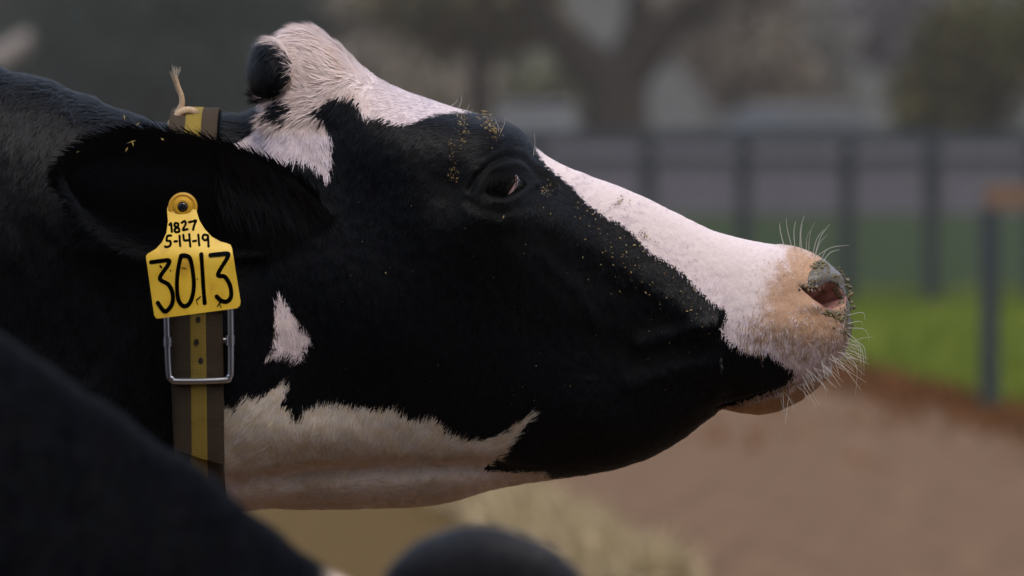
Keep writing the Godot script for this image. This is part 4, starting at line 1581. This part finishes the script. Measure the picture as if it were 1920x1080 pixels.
func car(called: String, label: String, at: Vector3, turn: float, paint: Material) -> void:
	var o := thing(called, label, "car", at, "")
	o.rotation.y = turn
	# profile extruded across the width, cabin narrower
	var prof := [[-2.15, 0.32], [-2.2, 0.62], [-2.1, 0.88], [-1.25, 0.98], [-0.95, 1.02], [1.75, 1.02], [2.1, 0.95], [2.2, 0.65], [2.15, 0.32]]
	var cab := [[-1.2, 0.98], [-0.55, 1.50], [-0.2, 1.57], [1.2, 1.55], [1.55, 1.45], [1.95, 1.0]]
	for part in [[prof, 0.88, 0.84, "car_body", paint], [cab, 0.80, 0.66, "cabin", M.car_glass]]:
		var st := new_st()
		st.set_smooth_group(-1)
		var pr: Array = part[0]
		var n := pr.size()
		for k in n:
			var a: Array = pr[k]
			var b: Array = pr[(k + 1) % n]
			var wa: float = lerpf(part[1], part[2], clampf((a[1] - 0.95) / 0.6, 0, 1))
			var wb: float = lerpf(part[1], part[2], clampf((b[1] - 0.95) / 0.6, 0, 1))
			for p in [Vector3(a[0], a[1], wa), Vector3(b[0], b[1], wb), Vector3(b[0], b[1], -wb), Vector3(a[0], a[1], wa), Vector3(b[0], b[1], -wb), Vector3(a[0], a[1], -wa)]: st.add_vertex(p)
		for s in [-1.0, 1.0]:
			for k in range(1, n - 1):
				for q in [pr[0], pr[k], pr[k + 1]]:
					var wq: float = lerpf(part[1], part[2], clampf((q[1] - 0.95) / 0.6, 0, 1))
					st.add_vertex(Vector3(q[0], q[1], s * wq))
		local(part[3], commit(st), part[4], o)
	var rf := new_st()
	box(Vector3(1.75, 0.03, 1.36), Vector3(0.55, 1.575, 0), rf, 0.1)
	local("roof", commit(rf), paint, o)
	for x in [-1.35, 1.35]:
		for s in [-1.0, 1.0]:
			var w := local("wheel", lathe([[0.0, -0.1], [0.31, -0.1], [0.33, -0.07], [0.33, 0.07], [0.31, 0.1], [0.2, 0.1], [0.18, 0.07], [0.0, 0.07]], Vector3.ZERO, 20), M.tyre, o)
			w.position = Vector3(x, 0.33, s * 0.80)
			if s < 0: w.rotation.y = PI
	for s in [-1.0, 1.0]:
		var h := new_st()
		box(Vector3(0.06, 0.14, 0.34), Vector3(-2.15, 0.72, s * 0.62), h, 0.02)
		local("headlight", commit(h), M.lamp, o)

func local(called: String, mesh: Mesh, m: Material, parent: Node) -> MeshInstance3D:
	var o := MeshInstance3D.new()
	o.name = called
	o.mesh = mesh
	o.material_override = m
	parent.add_child(o, true)
	return o

func build_background() -> void:
	# a hazy wooded slope closes the view
	var st := new_st()
	st.set_smooth_group(0)
	var rows := 8
	for i in rows:
		for k in 60:
			var q := []
			for c in [[k, i], [k + 1, i], [k + 1, i + 1], [k, i + 1]]:
				var x: float = -150.0 + 300.0 * c[0] / 60
				var t: float = float(c[1]) / rows
				q.append(Vector3(x, 46.0 * t * t * (3 - 2 * t) * (0.85 + 0.25 * noise.get_noise_1d(x * 1.5)) - 0.2, -190.0 - 110.0 * t))
			for j in [0, 3, 1, 1, 3, 2]: st.add_vertex(q[j])
	var hill := put("hill", commit(st), M.hill)
	hill.set_meta("kind", "structure")
	# the forked tree
	var d := 85.0
	var at := Vector3(B(1160, 345, d).x, 0, D - d)
	tree("forked_tree", "large dark tree with a thick trunk forking into two limbs", "", at,
		[[at + Vector3(0, -0.2, 0), B(1158, 300, d), B(1158, 240, d), B(1152, 190, d), B(1150, 140, d)], [1.05, .95, .88, .82, .78, .74, .72, .70, .68, .67, .66, .65, .64, .64, .64, .65, .66, .66, .64, .62, .58]],
		[[[B(1140, 150, d), B(1085, 105, d), B(1040, 55, d), B(990, -10, d), B(930, -110, d), B(880, -240, d)], [.58, .55, .53, .51, .49, .47, .45, .43, .41, .39, .37, .35, .33, .31, .28, .25, .22, .2, .18, .16, .14, .13, .12, .11, .1, .09]],
		[[B(1165, 150, d), B(1205, 105, d), B(1255, 50, d), B(1330, -10, d), B(1430, -90, d), B(1520, -220, d)], [.55, .52, .5, .48, .45, .42, .4, .38, .36, .34, .32, .3, .28, .26, .24, .22, .2, .18, .16, .14, .13, .12, .1, .09, .08, .07]],
		[[B(1155, 130, d), B(1180, 60, d), B(1190, -40, d), B(1170, -200, d)], [.3, .26, .24, .22, .2, .18, .17, .16, .15, .14, .13, .12, .11, .1, .09, .08]],
		[[B(1240, 60, d), B(1200, -10, d), B(1210, -120, d)], [.2, .18, .17, .16, .15, .14, .13, .12, .1, .08, .06]]],
		[[B(960, -400, d), 3.2], [B(1180, -460, d), 3.6], [B(1440, -400, d), 3.2], [B(800, -260, d), 1.8], [B(1560, -260, d), 1.8]], 0.42, Color(0.05, 0.055, 0.03), Color(0.10, 0.085, 0.05), 2600, M.bark)
	# a slender tree to its left
	d = 95.0
	at = Vector3(B(905, 330, d).x, 0, D - d)
	tree("slender_tree", "slender brown trunk standing left of the forked tree", "", at,
		[[at + Vector3(0, -0.2, 0), B(905, 240, d), B(900, 140, d), B(905, 40, d), B(895, -120, d), B(900, -260, d)], [.36, .34, .33, .32, .31, .3, .29, .28, .27, .26, .25, .24, .23, .22, .21, .2, .18, .17, .16, .15, .14, .12, .1, .09, .08, .06]],
		[[[B(902, 120, d), B(870, 60, d), B(830, -20, d), B(800, -120, d)], [.15, .14, .13, .12, .11, .1, .09, .09, .08, .08, .07, .07, .06, .06, .05, .04]]],
		[[B(900, -60, d), 2.0], [B(830, 20, d), 1.3], [B(960, 30, d), 1.1], [B(760, -40, d), 1.6]], 0.4, Color(0.10, 0.10, 0.05), Color(0.17, 0.145, 0.085), 900, M.bark)
	# trees behind
	var kinds := [
		# px, row of the crown's middle, distance, radius, colours, leaves, label
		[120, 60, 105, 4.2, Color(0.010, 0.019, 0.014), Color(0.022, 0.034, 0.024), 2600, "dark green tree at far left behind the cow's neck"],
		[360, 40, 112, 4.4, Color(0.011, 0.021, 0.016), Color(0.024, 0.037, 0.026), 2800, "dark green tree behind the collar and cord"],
		[600, 20, 118, 3.4, Color(0.06, 0.062, 0.048), Color(0.11, 0.105, 0.085), 1700, "grey green tree behind the cow's white poll"],
		[760, 120, 112, 2.4, Color(0.20, 0.175, 0.13), Color(0.32, 0.28, 0.22), 900, "thin olive brown tree behind the cow's forehead"],
		[1000, 150, 122, 2.0, Color(0.10, 0.11, 0.06), Color(0.17, 0.165, 0.10), 620, "small olive tree just left of the forked trunk"],
		[1370, 70, 120, 2.6, Color(0.11, 0.09, 0.065), Color(0.18, 0.15, 0.11), 1100, "russet brown tree right of the forked trunk"],
		[1540, 130, 128, 2.2, Color(0.09, 0.095, 0.075), Color(0.16, 0.15, 0.13), 760, "pale grey green tree above the muzzle"],
		[1700, 60, 132, 2.3, Color(0.085, 0.08, 0.085), Color(0.14, 0.13, 0.13), 600, "hazy grey tree left of the olive bush"],
		[1860, 110, 90, 1.9, Color(0.055, 0.057, 0.018), Color(0.105, 0.098, 0.035), 1000, "dense olive green bushy tree at the right edge"]]
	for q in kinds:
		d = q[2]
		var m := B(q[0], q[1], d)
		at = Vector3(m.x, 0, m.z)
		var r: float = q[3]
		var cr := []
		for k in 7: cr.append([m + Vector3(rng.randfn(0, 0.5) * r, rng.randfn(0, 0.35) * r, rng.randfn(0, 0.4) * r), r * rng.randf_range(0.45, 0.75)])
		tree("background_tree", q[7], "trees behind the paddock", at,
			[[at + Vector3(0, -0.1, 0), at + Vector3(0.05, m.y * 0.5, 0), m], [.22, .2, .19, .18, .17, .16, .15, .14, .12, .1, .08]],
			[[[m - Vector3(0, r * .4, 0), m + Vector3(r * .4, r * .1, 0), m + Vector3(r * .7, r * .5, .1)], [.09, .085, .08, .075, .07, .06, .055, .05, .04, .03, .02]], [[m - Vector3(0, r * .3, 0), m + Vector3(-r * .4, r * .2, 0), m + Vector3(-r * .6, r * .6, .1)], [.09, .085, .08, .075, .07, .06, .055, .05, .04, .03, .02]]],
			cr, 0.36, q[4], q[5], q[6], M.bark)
	# a dead pale limb at the far left
	d = 40.0
	at = Vector3(B(-120, 300, d).x, 0, D - d)
	tree("dead_tree", "pale dead branch stub at the upper left corner", "", at,
		[[at, B(-120, 250, d), B(-110, 180, d), B(-100, 60, d)], [.24, .22, .21, .2, .2, .19, .19, .18, .18, .17, .16, .15, .14, .13, .12, .1]],
		[[[B(-110, 170, d), B(-40, 135, d), B(20, 100, d), B(62, 68, d)], [.13, .13, .13, .13, .13, .135, .14, .14, .14, .14, .13, .13, .12, .11, .1, .06]]], [], 0.3, Color.BLACK, Color.BLACK, 0, M.dead)
	car("parked_car", "pale grey car parked beyond the wall left of the forked tree", Vector3(B(1005, 300, 76.0).x, 0, D - 76.0), -PI / 2, M.paint_a)
	car("parked_car", "long cream car parked side-on beyond the wall right of the forked tree", Vector3(B(1440, 300, 76.0).x, 0, D - 76.0), 0.0, M.paint_b)

# the open shed the camera stands under: back wall boards, roof and posts
func build_barn() -> void:
	var o := thing("cattle_shed", "open timber cattle shed behind the camera", "shed", Vector3(0, 0, 8))
	var x := -14.0
	while x < 12.0:
		var st := new_st()
		box(Vector3(0.49, 4.6, 0.03), Vector3(x + 0.25, 2.3, 8.0), st)
		put("board", commit(st), M.boards, o)
		x += 0.5
	var r := new_st()
	var a := [Vector3(-14.5, 3.5, SHED_EDGE), Vector3(12.5, 3.5, SHED_EDGE), Vector3(12.5, 4.7, 8.6), Vector3(-14.5, 4.7, 8.6)]
	for k in [0, 1, 2, 0, 2, 3]: r.add_vertex(a[k])
	for k in [0, 2, 1, 0, 3, 2]: r.add_vertex(a[k] + Vector3(0, 0.04, 0))
	put("roof", commit(r), M.boards, o)
	for px in [-9.0, -3.0, 5.0, 11.0]:
		var p := new_st()
		box(Vector3(0.16, 3.62, 0.16), Vector3(px, 1.81, SHED_EDGE + 0.5), p, 0.01)
		put("post", commit(p), M.boards, o)

# ------------------------------------------------------------------
func _ready() -> void:
	rng.seed = 4711
	noise.seed = 3
	noise.frequency = 0.02
	noise.fractal_octaves = 3
	fine.seed = 8
	fine.frequency = 0.11
	fine.fractal_octaves = 2
	# camera
	var cam := Camera3D.new()
	cam.name = "camera"
	add_child(cam)
	cam.position = Vector3(0, EYE, D)
	var near := 0.5
	var at := CameraAttributesPhysical.new()
	at.frustum_focal_length = 178.0
	at.frustum_focus_distance = 3.915
	at.exposure_aperture = 6.4
	cam.attributes = at
	cam.projection = Camera3D.PROJECTION_FRUSTUM
	cam.near = near
	cam.far = 2000.0
	cam.size = 1080.0 * S / D * near
	cam.frustum_offset = Vector2(0, -(540.0 - HZ) * S / D * near)
	cam.current = true
	# sky: a bright even overcast
	var env := Environment.new()
	env.background_mode = Environment.BG_SKY
	var sky := Sky.new()
	var sm := ProceduralSkyMaterial.new()
	sm.sky_top_color = Color(0.73, 0.79, 0.90)
	sm.sky_horizon_color = Color(0.60, 0.61, 0.67)
	sm.sky_curve = 0.2
	sm.ground_bottom_color = Color(0.25, 0.22, 0.20)
	sm.ground_horizon_color = Color(0.5, 0.5, 0.52)
	sky.sky_material = sm
	env.sky = sky
	env.tonemap_mode = Environment.TONE_MAPPER_LINEAR
	env.tonemap_exposure = 2.15
	env.fog_enabled = true
	env.fog_density = 0.0005
	env.fog_light_color = Color(0.78, 0.75, 0.72)
	env.sdfgi_enabled = true
	env.ssao_enabled = true
	env.ssil_enabled = true
	var we := WorldEnvironment.new()
	we.name = "world_environment"
	we.environment = env
	add_child(we)
	var sun := DirectionalLight3D.new()
	sun.name = "sun"
	add_child(sun)
	sun.light_energy = 0.4
	sun.light_angular_distance = 40.0
	sun.light_color = Color(1.0, 0.97, 0.96)
	sun.shadow_enabled = true
	sun.look_at_from_position(Vector3(1.5, 6.0, 2.8), Vector3.ZERO)
	# materials
	M.skin = mat(Color.WHITE, 0.62, 0.0, true)
	M.hair = mat(Color.WHITE, 0.42, 0.0, true)
	M.hair.metallic_specular = 0.28
	M.hair.backlight_enabled = true
	M.hair.backlight = Color(0.5, 0.5, 0.5)
	M.skin.metallic_specular = 0.2
	M.lash = mat(Color.WHITE, 0.7, 0.0, true)
	M.lash.metallic_specular = 0.1
	M.nose = mat(Color.WHITE, 0.42, 0.0, true)
	M.coat_front = mat(Color.WHITE, 0.6, 0.0, true)
	M.coat_front.metallic_specular = 0.12
	M.short_hair = mat(Color.WHITE, 0.55, 0.0, true)
	M.whisker = mat(Color.WHITE, 0.5, 0.0, true)
	M.crumb = mat(Color.WHITE, 0.42, 0.0, true)
	M.eye = mat(Color.WHITE, 0.12, 0.0, true)
	M.eye.clearcoat_enabled = true
	M.eye.clearcoat_roughness = 0.05
	M.eye_white = mat(Color.WHITE, 0.25, 0.0, true)
	M.tag = tri_mat(noise_tex(11, 0.012, [Color(0.38, 0.20, 0.012), Color(0.58, 0.36, 0.018), Color(0.64, 0.42, 0.03), Color(0.66, 0.44, 0.05)], 256), 9.0, 0.5)
	M.tag_dark = mat(Color(0.50, 0.27, 0.012), 0.45)
	M.ink = mat(Color(0.072, 0.088, 0.086), 0.75)
	M.mud = mat(Color(0.05, 0.025, 0.012), 0.9)
	M.black_gloss = mat(Color(0.01, 0.01, 0.012), 0.2)
	M.webbing = weave(Color(0.024, 0.017, 0.011), Color(0.080, 0.060, 0.042), 21)
	M.stripe = weave(Color(0.15, 0.105, 0.018), Color(0.30, 0.215, 0.050), 22)
	M.hole = mat(Color(0.008, 0.006, 0.004), 0.95)
	M.steel = mat(Color(0.42, 0.43, 0.46), 0.34, 1.0)
	M.cord = tri_mat(noise_tex(5, 0.03, [Color(0.30, 0.19, 0.10), Color(0.52, 0.39, 0.25)], 256), 30.0, 0.75)
	M.fray = mat(Color(0.42, 0.36, 0.28), 0.8)
	M.dirt = tri_mat(noise_tex(31, 0.012, [Color(0.086, 0.052, 0.031), Color(0.122, 0.074, 0.043), Color(0.160, 0.098, 0.058)], 1024), 0.45, 0.95)
	M.lawn = tri_mat(noise_tex(32, 0.02, [Color(0.075, 0.115, 0.014), Color(0.125, 0.160, 0.024)], 512), 0.4, 0.95)
	M.straw = tri_mat(noise_tex(33, 0.02, [Color(0.066, 0.041, 0.014), Color(0.100, 0.064, 0.023)], 512), 1.2, 0.95)
	M.fence = mat(Color(0.020, 0.024, 0.030), 0.6)
	M.fence_dark = mat(Color(0.012, 0.018, 0.024), 0.6)
	M.rail = mat(Color(0.022, 0.025, 0.031), 0.7)
	M.timber = tri_mat(noise_tex(34, 0.03, [Color(0.12, 0.072, 0.046), Color(0.21, 0.135, 0.092)], 256), 2.0, 0.9)
	M.wall = tri_mat(noise_tex(35, 0.02, [Color(0.115, 0.105, 0.115), Color(0.165, 0.150, 0.16)], 512), 0.3, 0.9)
	M.bark = tri_mat(noise_tex(36, 0.03, [Color(0.022, 0.019, 0.015), Color(0.055, 0.045, 0.035)], 256), 0.5, 0.95)
	M.dead = tri_mat(noise_tex(37, 0.03, [Color(0.16, 0.14, 0.125), Color(0.26, 0.22, 0.20)], 256), 0.7, 0.95)
	M.boards = tri_mat(noise_tex(39, 0.03, [Color(0.06, 0.05, 0.042), Color(0.13, 0.105, 0.09)], 256), 0.6, 0.9)
	M.leaf = mat(Color.WHITE, 0.8, 0.0, true)
	M.leaf.metallic_specular = 0.2
	M.meadow = tri_mat(noise_tex(40, 0.02, [Color(0.020, 0.034, 0.010), Color(0.038, 0.052, 0.017)], 512), 0.3, 0.95)
	M.sprig = leaf_mesh()
	M.hill = tri_mat(noise_tex(38, 0.02, [Color(0.030, 0.032, 0.028), Color(0.060, 0.057, 0.052)], 512), 0.02, 1.0)
	M.paint_a = mat(Color(0.42, 0.41, 0.44), 0.35)
	M.paint_b = mat(Color(0.40, 0.37, 0.34), 0.35)
	M.car_glass = mat(Color(0.05, 0.055, 0.06), 0.1)
	M.tyre = mat(Color(0.02, 0.02, 0.02), 0.9)
	M.lamp = mat(Color(0.6, 0.6, 0.6), 0.15)
	build_ground()
	build_background()
	build_fences()
	build_barn()
	build_cow()
	build_collar()
	build_tag()
	build_crumbs()
	build_front_cow()

func weave(a: Color, b: Color, seed_: int) -> StandardMaterial3D:
	var im := Image.create(64, 64, false, Image.FORMAT_RGB8)
	var hm := Image.create(64, 64, false, Image.FORMAT_RGB8)
	var r := RandomNumberGenerator.new()
	r.seed = seed_
	for y in 64:
		for x in 64:
			var warp := absf(sin(PI * x / 8.0))
			var weft := absf(sin(PI * y / 8.0))
			var over := ((x / 8) + (y / 8)) % 2 == 0
			var h := warp if over else weft
			var t := clampf(0.15 + 0.6 * h + r.randf_range(-0.15, 0.25), 0, 1)
			im.set_pixel(x, y, a.lerp(b, t).linear_to_srgb())
			hm.set_pixel(x, y, Color(h, h, h))
	var m := StandardMaterial3D.new()
	m.albedo_texture = ImageTexture.create_from_image(im)
	m.metallic_specular = 0.15
	hm.bump_map_to_normal_map(3.0)
	m.normal_enabled = true
	m.normal_texture = ImageTexture.create_from_image(hm)
	m.roughness = 0.85
	m.cull_mode = BaseMaterial3D.CULL_DISABLED
	return m
